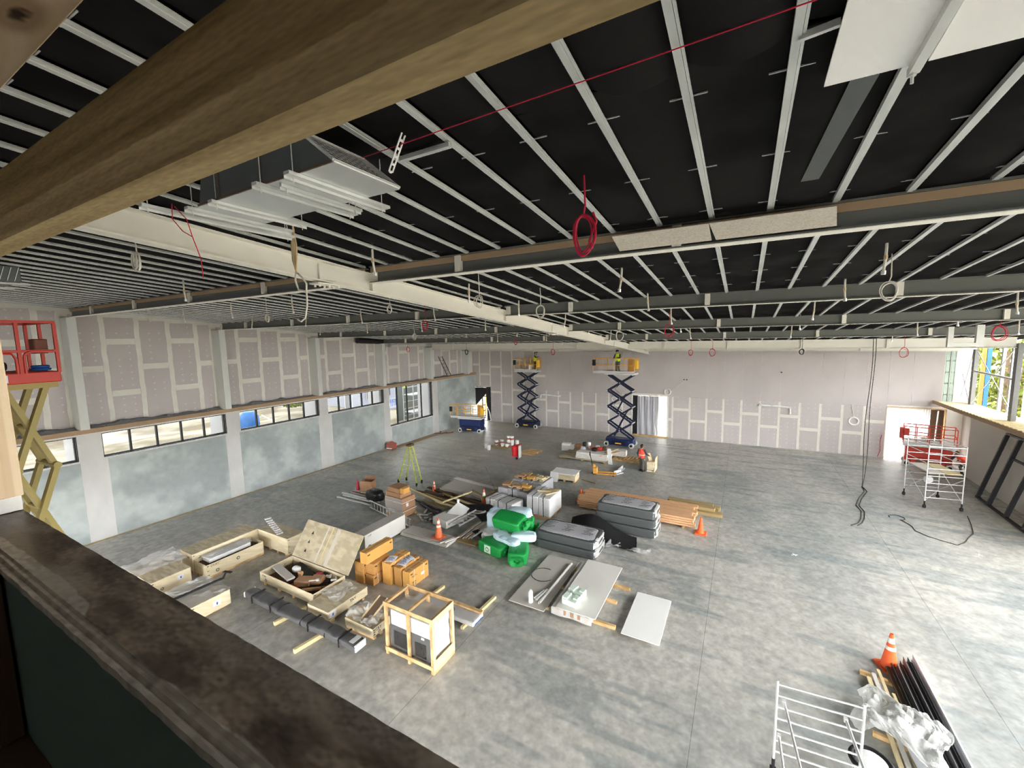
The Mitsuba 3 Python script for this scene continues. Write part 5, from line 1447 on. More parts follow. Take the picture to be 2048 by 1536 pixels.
for k, (p, q, w, z, m_) in enumerate(TIM):
    word = {'pale_stick': 'pale batten', 'old_timber': 'olive brown timber', 'dark_timber': 'dark brown timber', 'black_plastic': 'black strip'}[m_]
    solo('loose_timber', MB().bar((*p, z), (*q, z + .02), w, .06), m_, [f'{word} along the front left edge of the timber heap, ending at a crossing batten', f'{word} crossing the timber heap diagonally towards the grey sheets', f'{word} lying long across the middle of the timber heap', f'{word} at the back left of the timber heap behind the cartons', f'{word} reaching right to the low white pallet', f'{word} slanting off the grey sheet stack', f'{word} propped at the right end of the grey sheets',
         f'{word} low in the left of the heap', f'{word} low at the back of the heap', f'{word} at the front of the heap nearest the scrap metal', f'{word} under the crossing batten', f'{word} lying left of the scrap metal', f'{word} nearer the orange cone in the heap', f'{word} on the right part of the heap', f'{word} low between the sheets and the low white pallet', f'{word} furthest left at the back of the heap', f'{word} against the front of the grey sheet stack', f'{word} short one on the right of the crossing batten'][k], 'timber')
solo('thin_rod', MB().cyl((-11.25, 18.2, .55), (-11.9, 18.3, 1.75), .012, 6), 'dark_cable', 'thin dark rod standing up from the grey sheets', 'rod')

# scrap metal frames, fittings and boards by the orange cone
o = thing('flat_panel_stack', 'flat stack of pale edged panels with an orange cone on it', 'panels')
for k in range(3):
    part(o, 'panel', MB().box(-13.02 + .03 * k, -10.47 + .02 * k, 12.95 + .02 * k, 13.68, .03 + .055 * k, .08 + .055 * k, .004), ['off_white_board', 'off_white_board', 'grey_board'][k])
solo('white_trim', MB((-10.6, 13.2, .21), 70).box(-.35, .35, -.03, .03, 0, .03), 'white_paint', 'left white trim strip beside the cone on the flat panels', 'trim')
solo('white_trim', MB((-10.45, 13.35, .21), 70).box(-.35, .35, -.03, .03, 0, .03), 'white_paint', 'right white trim strip beside the cone on the flat panels', 'trim')
for k in range(5):
    solo('black_profile', MB((-12.75 + .11 * k, 15.2 + .03 * k, .12 + .05 * (k % 3)), 86).box(-.85, .75, -.05, .05, 0, .07, .005), 'black_plastic' if k % 2 else 'grey_membrane', f'dark metal profile leaning left of the white hood, {ordinal(k + 1)} from the left', 'metal profile')
o = thing('white_hood', 'white pyramid shaped hood on a flat box behind the orange cone', 'hood')
part(o, 'box', MB((-11.85, 15.1, 0), 80).box(-.75, .6, -.5, .45, .05, .40, .02), 'off_white_board')
part(o, 'hood', MB((-11.7, 15.5, 0), 10).add([(-.42, -.42, .405), (.42, -.42, .405), (.42, .42, .405), (-.42, .42, .405), (0, 0, .86)], [(0, 1, 4), (1, 2, 4), (2, 3, 4), (3, 0, 4)]), 'white_paint')
part(o, 'spigot', MB((-11.7, 15.5, 0), 10).cyl((0, 0, .82), (0, 0, .98), .06, 10), 'white_paint')
ladder('short_ladder', 'short pale aluminium frame with cross bars lying left of the bags', (-11.1, 14.35, .30), (-10.75, 16.0, .42), .55, 7, 'aluminium', (1, 0, .1), .035)  # scrap aluminium frame with cross bars, built with the ladder function
for k in range(6):
    solo('metal_tube', MB().cyl((-10.5 + .12 * k, 13.75 + .04 * k, .10 + .03 * (k % 2)), (-10.25 + .12 * k, 15.1, .34 + .03 * (k % 2)), .026, 8), 'aluminium' if k % 3 else 'brass', f'pale metal tube in the bunch left of the green bags, {ordinal(k + 1)} from the left', 'tube')
for k, (x, y, z, rz) in enumerate([(-9.6, 14.75, .16, 72), (-11.0, 16.4, .35, 40), (-9.9, 15.5, .5, 60)]):
    solo('black_board', MB((x, y, z), rz).cbox((0, 0, 0), (1.2, .6, .05), 0, 8, 6), 'black', ['black panel leaning beside the green bags', 'black panel behind the aluminium frame', 'black panel behind the bunch of tubes'][k], 'panel')
solo('silver_strip', MB().bar((-9.65, 13.8, .36), (-9.45, 14.9, .42), .08, .03), 'aluminium', 'silver strip on the black panel beside the green bags', 'strip')
solo('brown_board', MB().box(-10.8, -9.45, 13.6, 14.0, .03, .07), 'old_timber', 'brown board on the floor in front of the bunch of tubes', 'board')
for k, (x, y, r) in enumerate([(-13.5, 15.0, 20), (-13.2, 15.4, 60), (-13.7, 15.5, 110), (-13.35, 14.7, 145), (-12.95, 14.85, 15)]):
    solo('pipe_offcut', MB((x, y, .06), r).cyl((-.28, 0, 0), (.28, 0, 0), .045, 10), ['aluminium', 'light_grey_steel'][k % 2], f'silver pipe offcut on the floor right of the carton pallet, {ordinal(k + 1)} from the camera side', 'pipe')


# ------------------------------------------------------------------ cones
def cone(x, y, h, label, col='cone_orange', bands=2, z=0.0, tilt=0):
    o = thing('traffic_cone', label, 'cone')
    w = .20 + .04 * h
    part(o, 'base', MB((x, y, z), tilt).box(-w, w, -w, w, .001, .045, .012), col)
    prof = lambda t: .145 * h / .75 * (1 - t) + .028 * t
    part(o, 'body', MB((x, y, z)).lathe((0, 0, .046), [(prof(0) + .02, 0), (prof(.04), .04 * h)] + [(prof(t), t * h) for t in (.3, .6, .95)] + [(.03, h * .96 - .04), (.0, h * .96 - .038)], 20), col, 40)
    for k in range(bands):
        a, b = ((.50, .60), (.70, .84))[k] if bands == 2 else (.55, .78)
        part(o, 'reflective_band', MB((x, y, z)).lathe((0, 0, .046), [(prof(a) + .003, a * h), (prof(b) + .003, b * h)], 20), 'reflective', 40)
    return o


cone(3.55, 13.25, .93, 'orange traffic cone with two bands at the head of the profile bundle, lower right', tilt=20)
cone(-11.12, 13.3, .85, 'faded orange cone with pale bands standing on the flat panels', 'cone_coral', z=.19)
cone(-1.37, 19.05, .72, 'plain red-orange cone at the right end of the reddish timber', 'cone_orange', 0)
cone(-7.25, 20.25, .62, 'red cone at the left end of the reddish timber', 'cone_orange', 0)
cone(-11.5, 17.45, .85, 'faded cone in front of the tan wrapped pallets', 'cone_coral', 1)
cone(-15.05, 17.75, .66, 'pale banded cone at the back of the timber heap near the ladder', 'cone_coral', 2)
cone(-19.15, 15.95, .66, 'narrow pink-red cone beside the open brown carton', 'cone_pink', 0)


# ------------------------------------------------------------------ far floor: buckets, bin, pallets, boards, pallet jack
def pallet(o, F, L, W, mat='pine'):
    for k in range(3):
        yy = -W / 2 + .05 + (W - .1) * k / 2
        part(o, 'pallet_bearer', MB(*F).box(-L / 2, L / 2, yy - .04, yy + .04, .001, .10), mat)
    m = max(4, int(L / .2))
    for k in range(m):
        xx = -L / 2 + .06 + (L - .12) * k / (m - 1)
        part(o, 'pallet_slat', MB(*F).box(xx - .055, xx + .055, -W / 2, W / 2, .102, .122), mat)


o = thing('bucket_pallet', 'timber pallet under the white buckets', 'pallet')
pallet(o, ((-16.45, 28.1, 0), -6), 1.7, 1.3, 'old_timber')
spots = [(-17.5, 27.1, 0), (-17.05, 26.75, 0), (-17.05, 27.9, .125), (-16.75, 28.25, .125), (-16.1, 28.2, .125), (-15.82, 28.25, .125), (-16.1, 28.2, .50), (-15.82, 28.25, .50), (-15.55, 28.6, .125), (-16.4, 27.75, .125), (-16.0, 27.7, .125)]
wh = ['left bucket standing on the floor beside the bucket pallet', 'right bucket standing on the floor beside the bucket pallet', 'front left bucket on the pallet', 'back left bucket on the pallet', 'lower left bucket of the double stack on the pallet', 'lower right bucket of the double stack on the pallet', 'upper left bucket of the double stack on the pallet', 'upper right bucket of the double stack on the pallet', 'bucket at the back right corner of the pallet', 'low bucket at the front of the pallet, left one', 'low bucket at the front of the pallet, right one']
for k, (x, y, z) in enumerate(spots):
    h = .36 if k < 9 else .22
    o = thing('paint_bucket', 'white plastic ' + wh[k], 'bucket')
    part(o, 'body', MB().lathe((x, y, z + .002), [(0, 0), (.125, 0), (.15, h), (.15, h), (0, h)], 16), 'bucket_white', 40)
    part(o, 'lid', MB().lathe((x, y, z + h + .003), [(.158, -.03), (.158, .01), (0, .01)], 16), 'bucket_white', 40)
    if k in (3, 4, 6, 7, 2):
        part(o, 'label', MB().lathe((x, y, z), [(.140, .10), (.150, .24)], 16), 'brick_red', 40)
o = thing('wheelie_bin', 'red wheeled bin in front of the bucket pallet', 'bin')
part(o, 'body', MB((-14.1, 25.6, 0), 5).lathe((0, 0, .16), [(0, 0), (.24, 0), (.31, .74), (.29, .75), (.22, .04), (0, .04)], 4), 'red_plastic')
part(o, 'lid', MB((-14.1, 25.6, 0), 5).cbox((.12, 0, .98), (.62, .5, .035), 0, 0, -14), 'red_plastic')
part(o, 'frame', MB((-13.75, 25.62, 0), 5).box(.0, .03, -.22, .22, .1, .95), 'light_grey_steel')
for s in (-1, 1):
    part(o, 'wheel', MB((-14.0, 25.6, 0), 5).cyl((.12, s * .26, .09), (.12, s * .22, .09), .09, 12), 'black')
o = thing('empty_pallet', 'empty slatted pallet lying right of the red bin', 'pallet')
pallet(o, ((-13.75, 27.4, 0), -8), 1.25, 1.3, 'pine')

o = thing('board_pallet', 'wide timber base under the long stack of boards', 'pallet')
part(o, 'deck', MB().box(-11.3, -7.95, 27.0, 29.6, .10, .13), 'crate_top')
for x in (-11.2, -9.6, -8.05):
    part(o, 'pallet_bearer', MB().box(x - .05, x + .05, 27.0, 29.6, .001, .098), 'old_timber')
for r in range(3):
    for c in range(3):
        y0 = 27.15 + .62 * c
        solo('long_board_pack', MB((-9.0 + .03 * r, y0 + .28, .135 + .15 * r), -1).box(-1.12, 1.1, -.28, .28, 0, .142, .008), 'off_white_board', f'pale grey board pack on the wide base, {ordinal(r + 1)} layer, {ordinal(c + 1)} row from the camera', 'boards')
clut = [('tool_bucket', 'black', 'dark upright roll among the clutter on the pale boards'), ('paint_tin', 'bucket_white', 'white tin among the clutter on the pale boards'), ('tool_bag', 'brick_red', 'red tool bag in the clutter on the pale boards'), ('rag', 'wrap_white', 'white rag in the clutter on the pale boards'), ('tool_case', 'lift_red', 'red case at the right of the clutter on the pale boards'), ('hose_coil', 'black', 'black hose heap in the middle of the clutter on the pale boards'), ('brown_bag', 'dark_timber', 'brown bag at the right end of the clutter on the pale boards'), ('grey_bag', 'bale_print_film', 'grey bag at the left of the clutter on the pale boards')]
pos = [(-9.85, 28.3), (-9.55, 28.45), (-9.2, 28.2), (-8.95, 28.45), (-8.65, 28.05), (-8.95, 27.75), (-8.35, 28.2), (-9.75, 27.75)]
for (nm, m_, lb), (x, y) in zip(clut, pos):
    if nm in ('tool_bucket', 'paint_tin'):
        solo(nm, MB().lathe((x, y, .59), [(0, 0), (.12, 0), (.13, .38), (.12, .42), (0, .42)], 14), m_, lb, 'roll' if m_ == 'black' else 'tin', smooth=40)
    else:
        solo(nm, MB().blob((x, y, .72), (.36, .28, .26), .6, .15, 3, seed=int(x * -10)), m_, lb, {'tool_bag': 'bag', 'rag': 'rag', 'tool_case': 'case', 'hose_coil': 'hose', 'brown_bag': 'bag', 'grey_bag': 'bag'}[nm], smooth=True)
for k, (x, y, r) in enumerate([(-7.95, 27.65, 62), (-7.75, 27.85, 58), (-7.85, 28.3, 70)]):
    solo('leaning_board', MB((x, y, .50 + .06 * k), r).cbox((0, 0, 0), (1.4, .14, .04), 0, 0, 0), ['slat_timber', 'pine', 'slat_timber'][k], ['front pale board on the right end of the board packs', 'middle pale board on the right end of the board packs', 'back pale board on the right end of the board packs'][k], 'board')
solo('white_board_piece', MB().add([(-7.75, 27.0, .02), (-7.45, 27.0, .02), (-7.7, 27.5, .95), (-7.95, 27.5, .95), (-7.75, 27.03, .02), (-7.45, 27.03, .02), (-7.7, 27.53, .95), (-7.95, 27.53, .95)], [(0, 1, 2, 3), (4, 7, 6, 5), (0, 4, 5, 1), (1, 5, 6, 2), (2, 6, 7, 3), (3, 7, 4, 0)]), 'white_paint', 'white board leaning on the right end of the board packs', 'board')
solo('pale_block', MB((-7.45, 28.95, 0), 4).box(-.45, .45, -.28, .28, .15, .55, .01), 'off_white_board', 'pale block on the slatted pallet behind the worker', 'block')
o = thing('empty_pallet', 'slatted pallet between the board packs and the worker', 'pallet')
pallet(o, ((-6.75, 28.6, 0), -8), 1.9, 1.2, 'pine')
solo('small_carton', MB((-11.5, 29.3, 0), 10).box(-.45, .45, -.3, .3, .002, .40, .01), 'off_white_board', 'pale carton at the far left of the board packs', 'box')
solo('small_pack', MB((-11.55, 29.3, .403), 10).box(-.4, .25, -.2, .2, 0, .14), 'white_paint', 'white lid on the pale carton left of the board packs', 'pack')  # lid of the carton below, not a separate pack
solo('scrap_carton', MB((-10.75, 29.75, .135), 25).box(-.3, .3, -.2, .2, 0, .3, .01), 'cardboard_brown', 'brown carton left of the clutter on the wide base', 'box')
o = thing('sawing_box', 'plywood box with a slanted end beside the red vested worker', 'box')
part(o, 'box', MB().box(-5.15, -4.72, 26.62, 27.4, .12, .62, .008).box(-5.15, -4.72, 26.62, 27.4, .001, .09), 'crate_ply')
part(o, 'end_panel', MB().add([(-4.70, 26.5, .02), (-4.70, 27.5, .02), (-4.70, 27.5, .85), (-4.70, 26.9, .85), (-4.66, 26.5, .02), (-4.66, 27.5, .02), (-4.66, 27.5, .85), (-4.66, 26.9, .85)], [(0, 3, 2, 1), (4, 5, 6, 7), (0, 1, 5, 4), (1, 2, 6, 5), (2, 3, 7, 6), (3, 0, 4, 7)]), 'crate_ply')
solo('leaning_offcut', MB((-5.05, 26.95, .88), 30).cbox((0, 0, 0), (.22, .05, .5), 0, 0, -18), 'slat_timber', 'pale offcut standing on the box beside the worker', 'board')
o = thing('pallet_jack', 'orange pallet jack with its handle upright', 'pallet jack')
F_ = ((-7.9, 24.75, 0), 12)
for s in (-.2, .2):
    part(o, 'fork', MB(*F_).box(.1, 1.25, s - .08, s + .08, .07, .13, .01), 'orange_post')
    part(o, 'load_wheel', MB(*F_).cyl((1.1, s - .05, .05), (1.1, s + .05, .05), .05, 10), 'black')
part(o, 'pump_body', MB(*F_).box(-.15, .12, -.24, .24, .08, .45, .03).cyl((-.1, 0, .4), (-.1, 0, .62), .09, 12), 'orange_post')
part(o, 'handle', MB(*F_).cyl((-.18, 0, .5), (-.32, 0, 1.2), .025, 8).torus((-.34, 0, 1.28), .11, .025, 'x', 14, 6), 'black')
part(o, 'steer_wheel', MB(*F_).cyl((-.12, -.09, .09), (-.12, .09, .09), .09, 12), 'black')
o = thing('small_crate', 'plywood crate with a white lid and a leaning white board on the open floor', 'crate')
part(o, 'body', MB((-9.15, 22.98, 0), 3).box(-.75, .68, -.42, .42, .11, .42, .006), 'crate_ply')
part(o, 'bearer', MB((-9.15, 22.98, 0), 3).box(-.7, -.6, -.42, .42, .001, .109).box(-.05, .05, -.42, .42, .001, .109).box(.55, .65, -.42, .42, .001, .109), 'pine')
part(o, 'lid', MB((-9.15, 22.98, 0), 3).box(-.80, .74, -.48, .5, .50, .53, .004).box(-.7, .6, -.40, .42, .422, .498), 'white_paint')
solo('leaning_white_board', MB((-9.65, 22.45, 0), 3).add([(-.30, -.14, .004), (.20, -.14, .004), (.20, .0, .56), (-.30, .0, .56), (-.30, -.11, .004), (.20, -.11, .004), (.20, .02, .56), (-.30, .02, .56)], [(0, 1, 2, 3), (4, 7, 6, 5), (0, 4, 5, 1), (1, 5, 6, 2), (2, 6, 7, 3), (3, 7, 4, 0)]), 'white_paint', 'white board leaning on the front of the small crate', 'board')
solo('dark_bar', MB().bar((-8.3, 23.35, .03), (-7.35, 23.05, .03), .06, .04), 'old_timber', 'dark bar on the floor right of the small crate', 'bar')
solo('angle_bracket', MB((-6.6, 25.35, .03), 60).box(-.3, .3, -.12, .12, 0, .04).box(-.3, .3, .08, .12, .04, .2), 'light_grey_steel', 'nearer grey metal bracket on the floor left of the worker', 'bracket')
solo('angle_bracket', MB((-6.6, 26.1, .03), 85).box(-.45, .45, -.10, .10, 0, .04).box(-.45, .45, .06, .10, .04, .2), 'galvanised', 'farther grey metal bracket on the floor left of the worker', 'bracket')
o = thing('site_heater', 'red boxy machine with a peaked top at the foot of the left wall', 'machine')
part(o, 'body', MB((-24.2, 23.6, 0), 5).box(-.3, .3, -.25, .3, .04, .42, .02), 'brick_red')
part(o, 'hood', MB((-24.2, 23.6, 0), 5).add([(-.34, -.29, .422), (.34, -.29, .422), (.34, .34, .422), (-.34, .34, .422), (0, -.05, .66), (0, .1, .66)], [(0, 1, 4), (1, 2, 5), (1, 5, 4), (2, 3, 5), (3, 0, 4), (3, 4, 5)]), 'brick_red')
part(o, 'white_stripe', MB((-24.2, 23.6, 0), 5).box(-.28, .28, -.255, -.251, .08, .16), 'white_paint')
part(o, 'foot', MB((-24.2, 23.6, 0), 5).box(-.25, -.15, -.2, .2, .001, .039).box(.15, .25, -.2, .2, .001, .039), 'black')
solo('brown_strip', MB().box(-24.55, -23.95, 24.2, 29.2, .001, .006), 'timber_rail', 'brown dusty strip along the foot of the left wall past the red machine', 'strip')
for k, (x, y, r) in enumerate([(-24.2, 29.4, 20), (-23.8, 29.8, 80), (-23.4, 30.1, 60), (-24.3, 29.9, 130)]):
    solo('floor_offcut', MB((x, y, .03), r).box(-.35, .35, -.06, .06, 0, .06), 'rust', f'reddish offcut by the far end of the left wall, {ordinal(k + 1)} from the camera', 'offcut')
solo('floor_cable', MB().tube([(-24.63, 3, .02), (-24.62, 10, .02), (-24.60, 16, .02), (-24.58, 19, .02), (-24.5, 21, .03), (-24.45, 22.6, .05), (-24.35, 23.2, .1)], .022, 6), 'old_timber', 'pale brown cable along the foot of the left wall', 'cable', smooth=True)


# ------------------------------------------------------------------ profile bundle at the lower right
for k, (y, xa, xb) in enumerate([(12.55, 2.85, 4.25), (10.6, 2.7, 4.2)]):
    solo('timber_bearer', MB().bar((xa, y + .12, .05), (xb, y - .12, .05), .09, .09), 'pine', ['bearer under the far end of the profile bundle, lower right', 'bearer under the near end of the profile bundle, lower right'][k], 'timber')
PRO = [(2.98, 12.45, .09, 'slat_timber', .10), (3.10, 12.62, .085, 'grey_board', .16), (3.24, 12.85, .07, 'slat_timber', .10), (3.36, 12.1, .06, 'pale_stick', .10), (3.47, 13.05, .10, 'dark_timber', .12), (3.59, 13.1, .085, 'window_black', .14), (3.70, 13.12, .085, 'grey_membrane', .16), (3.80, 13.3, .08, 'window_black', .13), (3.90, 13.45, .085, 'grey_membrane', .17), (4.0, 13.5, .09, 'window_black', .15)]
for k, (x, y1, w, m_, h) in enumerate(PRO):
    o = thing('long_profile', f'{"timber" if m_ in ("slat_timber", "pale_stick", "dark_timber") else "grey sheet metal" if "grey" in m_ else "black metal"} length in the profile bundle at lower right, {ordinal(k + 1)} from its left', 'profile')
    y0 = 8.4 + .1 * (k % 3)
    part(o, 'web', MB().box(x - w / 2, x + w / 2, y0, y1, .10, .10 + h * .35, .003), m_)
    if m_ in ('window_black', 'grey_membrane'):
        part(o, 'lip', MB().box(x - w / 2, x - w / 2 + .012, y0, y1, .10 + h * .351, .10 + h), m_)
solo('white_edged_channel', MB().box(4.08, 4.115, 8.4, 13.62, .10, .30, .003).box(4.06, 4.079, 8.4, 13.62, .10, .14), 'paper', 'white edged channel on the right side of the profile bundle', 'profile')
solo('grey_strip_piece', MB((3.28, 10.3, .19), 6).box(-.09, .09, -.62, .62, 0, .012), 'bale_print_film', 'pale grey strip lying on the timber lengths of the profile bundle', 'strip')


def poly(u, v):
    x = 2.62 + 1.3 * u + .12 * np.sin(7 * v) - .25 * v
    y = 11.75 - 1.35 * v - .55 * u + .12 * np.sin(6 * u)
    p = np.stack([u * 4, v * 4, 0 * u], -1)
    z = .30 + .26 * meshkit.noise(p, 5) * np.sin(PI * np.clip(.1 + .8 * u, 0, 1)) + .2 * np.abs(meshkit.noise(p * 1.9, 6) - .5) + .08 * np.abs(meshkit.noise(p * 4.5, 9) - .5) - .24 * np.clip((.14 - u) / .14, 0, 1)
    return x, y, z


solo('plastic_sheet', MB().sheet(poly, 46, 40, .003), 'milky_sheet', 'crumpled white plastic sheet thrown over the profile bundle', 'plastic sheet', smooth=25)

# ------------------------------------------------------------------ cables on the floor and hanging long cable
solo('floor_lead', MB().tube(np.vstack([arc((6.45, 24.75, .012), .28, 200, -80, 14), [(6.55, 24.45, .012), (6.75, 23.9, .012), (6.72, 23.4, .012), (7.0, 22.95, .012), (7.3, 22.75, .012), (7.75, 22.48, .012), (8.1, 22.9, .012), (8.4, 23.5, .012), (8.75, 24.1, .012), (9.05, 25.2, .012), (9.3, 26.3, .012)]]), .016, 6), 'dark_cable', 'dark lead snaking over the floor in front of the scaffold tower', 'cable', smooth=True)
for k, dx in enumerate((0, .12)):
    t = np.linspace(0, 1, 40)
    zz = (1 - t) * (ceil(28.8) + .2) + t * .02
    pts = np.stack([5.96 + dx * 1.3 * np.sin(PI * (.15 + .75 * t)) + .05 * np.sin(8 * t + k) - .02 * t, 28.75 + .2 * t, zz], 1)
    pts = np.vstack([pts, [(5.95 + dx, 28.2, .015), (5.45 + dx, 26.8, .015), (5.14 + dx, 25.67, .015), (5.2 + dx, 24.9, .015), (5.0 + dx, 23.9, .015), (4.8 + dx, 23.3, .015), (4.45 + 2 * dx, 22.8 + dx, .015)]])
    solo('hanging_cable', MB().tube(pts, .018, 6), 'dark_cable', ['left one of two dark cables hanging from the ceiling down to the floor', 'right one of two dark cables hanging from the ceiling down to the floor'][k], 'cable', smooth=True)
for k, (x, y) in enumerate([(2.0, 18.73), (8.14, 21.86), (-24.0, 31.9)]):
    if k < 2:
        solo('floor_scrap', MB((x, y, .004), 30 + 40 * k).box(-.12, .12, -.02, .02, 0, .006).box(-.02, .02, -.1, .1, .0065, .01), 'white_paint', ['white scrap lying on the open floor right of the cones', 'white scrap on the floor at the right edge'][k], 'scrap')

# ------------------------------------------------------------------ fittings under the ceiling
DROP = [(-5.86, 5.51), (-6.0, 8.7), (-6.05, 11.4), (-2.23, 8.69), (-2.3, 11.6), (-9.53, 11.6), (-12.98, 11.44), (-13.0, 14.9), (-16.4, 14.8), (-12.68, 18.0), (-9.7, 15.2), (-13.0, 21.7), (-9.8, 18.3), (-5.95, 14.95), (-6.1, 18.1), (-9.9, 24.4), (-6.05, 21.5), (1.89, 8.74), (1.84, 11.5), (-2.2, 15.0), (-2.3, 18.1),
        (1.74, 15.0), (1.68, 18.0), (1.75, 21.63), (5.8, 15.1), (5.7, 18.0), (5.75, 24.5), (8.4, 24.4), (8.45, 21.7), (-13.19, 5.73), (-16.42, 8.55), (-20.3, 8.7), (-23.5, 11.67), (-20.2, 11.4), (-12.6, 8.4), (-9.8, 21.7), (-2.3, 21.6), (-16.4, 11.5), (-16.4, 18.1), (-20.2, 15), (5.75, 21.6), (9.2, 18.0)]
XS = [-23.6, -20.2, -16.4, -13.0, -9.7, -6.0, -2.25, 1.8, 5.75, 8.6]
YS = [5.5, 8.65, 11.5, 15.0, 18.05, 21.6, 24.4]
for (x, y) in DROP:
    z = ceil(y)
    i, j = int(np.argmin([abs(x - a) for a in XS])), int(np.argmin([abs(y - a) for a in YS]))
    o = thing('sprinkler_dropper', f'sprinkler dropper under the ceiling, {ordinal(j + 1)} row from the camera, {ordinal(i + 1)} from the left wall', 'pipe', 'sprinkler droppers under the ceiling')
    dx, dy = rnd.uniform(-.05, .05), rnd.uniform(-.05, .05)
    part(o, 'pipe', MB().tube([(x, y, z + .225), (x + dx * .3, y, z - .16), (x + dx, y + dy, z - .36)], .020, 7), 'wire_white', True)
    part(o, 'nut', MB().cyl((x + dx * .3, y, z - .19), (x + dx * .35, y, z - .13), .030, 6), 'brass')
    part(o, 'head', MB().cyl((x + dx, y + dy, z - .36), (x + dx * 1.1, y + dy, z - .42), .034, 8), 'aluminium')
COIL = [(-7.99, 2.9, .55, .12, 'w', 'pale cable bundle with a dangling loop under the duct'), (-18.7, 6.94, .5, .12, 'w', 'pale cable coil left of the second cross beam near the left wall'), (-13.92, 8.35, .54, .12, 'w', 'pale cable coil hanging over the strip windows, left of the cream beam'), (-5.24, 7.96, .55, .11, 'w', 'narrow white cable coil just right of the cream beam'),
        (-8.2, 8.19, .54, .10, 'w', 'small grey cable coil just left of the cream beam'), (-4.65, 9.92, .54, .15, 'w', 'round white cable coil right of the cream beam past the first cross beam'), (-4.57, 17.52, .54, .19, 'w', 'white cable coil near the far end of the cream beam'), (-14.71, 16.29, .5, .15, 'w', 'white cable coil hanging near the left wall head'), (-20.2, 28.6, .7, .18, 'k', 'black ring hanging before the far cream beam above the left door'),
        (-10.03, 11.73, .55, .15, 'r', 'red cable coil left of the cream beam'), (-1.59, 4.53, .55, .19, 'r', 'big red cable coil hanging in the nearest bay'), (-24.2, 26.0, .6, .2, 'r', 'red cable ring near the left wall above the tall window'), (-11.23, 20.69, .5, .14, 'r', 'small red cable coil left of the far part of the cream beam'), (-12.3, 28.4, .7, .19, 'r', 'red cable ring hanging above the raised lifts'),
        (-2.38, 15.85, .55, .2, 'r', 'red cable coil in the middle of the ceiling, third bay'), (-1.7, 28.3, .75, .2, 'r', 'red cable ring before the far wall, middle'), (7.1, 28.3, .75, .22, 'r', 'red cable ring before the far wall, right'), (7.31, 19.87, .5, .22, 'r', 'wide red cable loop at the right end of the ceiling'), (2.14, 9.57, .55, .15, 'w', 'white flex coil below a dropper right of the middle'), (2.8, 28.2, .7, .13, 'k', 'small black ring before the far wall'), (-2.9, 28.2, .75, .17, 'r', 'red cable ring before the far wall, left of the middle one')]
for x, y, dz, r, c, lab in COIL:
    m_ = {'w': 'wire_white', 'r': 'wire_red', 'k': 'black'}[c]
    z = ceil(y) - dz
    mb = MB()
    ns = 4 if r > .11 else 3
    for q in range(ns):
        mb.torus((x + rnd.uniform(-.02, .02), y + rnd.uniform(-.03, .03), z + rnd.uniform(-.02, .02)), r * rnd.uniform(.86, 1.05), .009 if c != 'k' else .018, 'y', 24, 6, .62 if r == .19 and c == 'r' and y < 6 else .8, 1.12, .05)
    mb.tube([(x, y, ceil(y) + .23), (x + .02, y, z + r * 1.6), (x, y + .01, z + r * 1.1)], .010, 6)
    if c == 'r' and y < 10:
        mb.tube([(x + .1, y + .02, z + .22), (x + .14, y + .02, z + .12), (x + .06, y + .02, z - .08), (x + .10, y + .02, z - .16)], .014, 6)
    solo('cable_coil', mb, m_, lab, 'cable coil', smooth=True)
# long flex from the duct
o = thing('dangling_flex', 'long pale flex dangling in loops below the duct in front of the cream beam', 'cable')
x, y = -5.78, 3.95
part(o, 'bundle', MB().tube([(x, y, ceil(y)), (x + .01, y, 10.2), (x - .03, y, 10.0), (x - .02, y, 9.78), (x + .01, y, 9.62)], [.012, .016, .03, .03, .012], 8).tube([(x + .01, y, 10.18), (x + .05, y, 10.0), (x + .04, y, 9.8), (x + .01, y, 9.64)], .014, 7), 'brass', True)
part(o, 'loop', MB().tube([(x + .01, y, 9.62), (x - .03, y, 9.5), (x + .03, y, 9.36), (x + .18, y + .02, 9.33), (x + .22, y, 9.43), (x + .12, y, 9.54), (x + .03, y, 9.6)], .014, 7).tube([(x + .18, y + .02, 9.33), (x + .20, y, 9.12), (x + .14, y, 8.95), (x + .04, y, 8.90), (x - .04, y, 8.93)], .013, 7), 'wire_white', True)
solo('red_line', MB().tube([(-6.5, 3.08, 10.36), (-3.11, 3.05, 10.37), (-.45, 3.0, 10.385), (1.5, 2.94, 10.39)], .0045, 5), 'wire_red', 'thin red string line stretched under the nearest battens', 'string')
solo('red_tail', MB().tube([(-5.25, 2.25, 10.05), (-5.27, 2.25, 9.9), (-5.2, 2.3, 9.78), (-5.12, 2.35, 9.72), (-5.1, 2.4, 9.5), (-5.09, 2.4, 9.3)], .005, 5).tube([(-5.12, 2.35, 9.72), (-5.16, 2.33, 9.9), (-5.25, 2.27, 10.03)], .005, 5), 'wire_red', 'red wire tail hanging from the left end of the duct', 'wire', smooth=True)

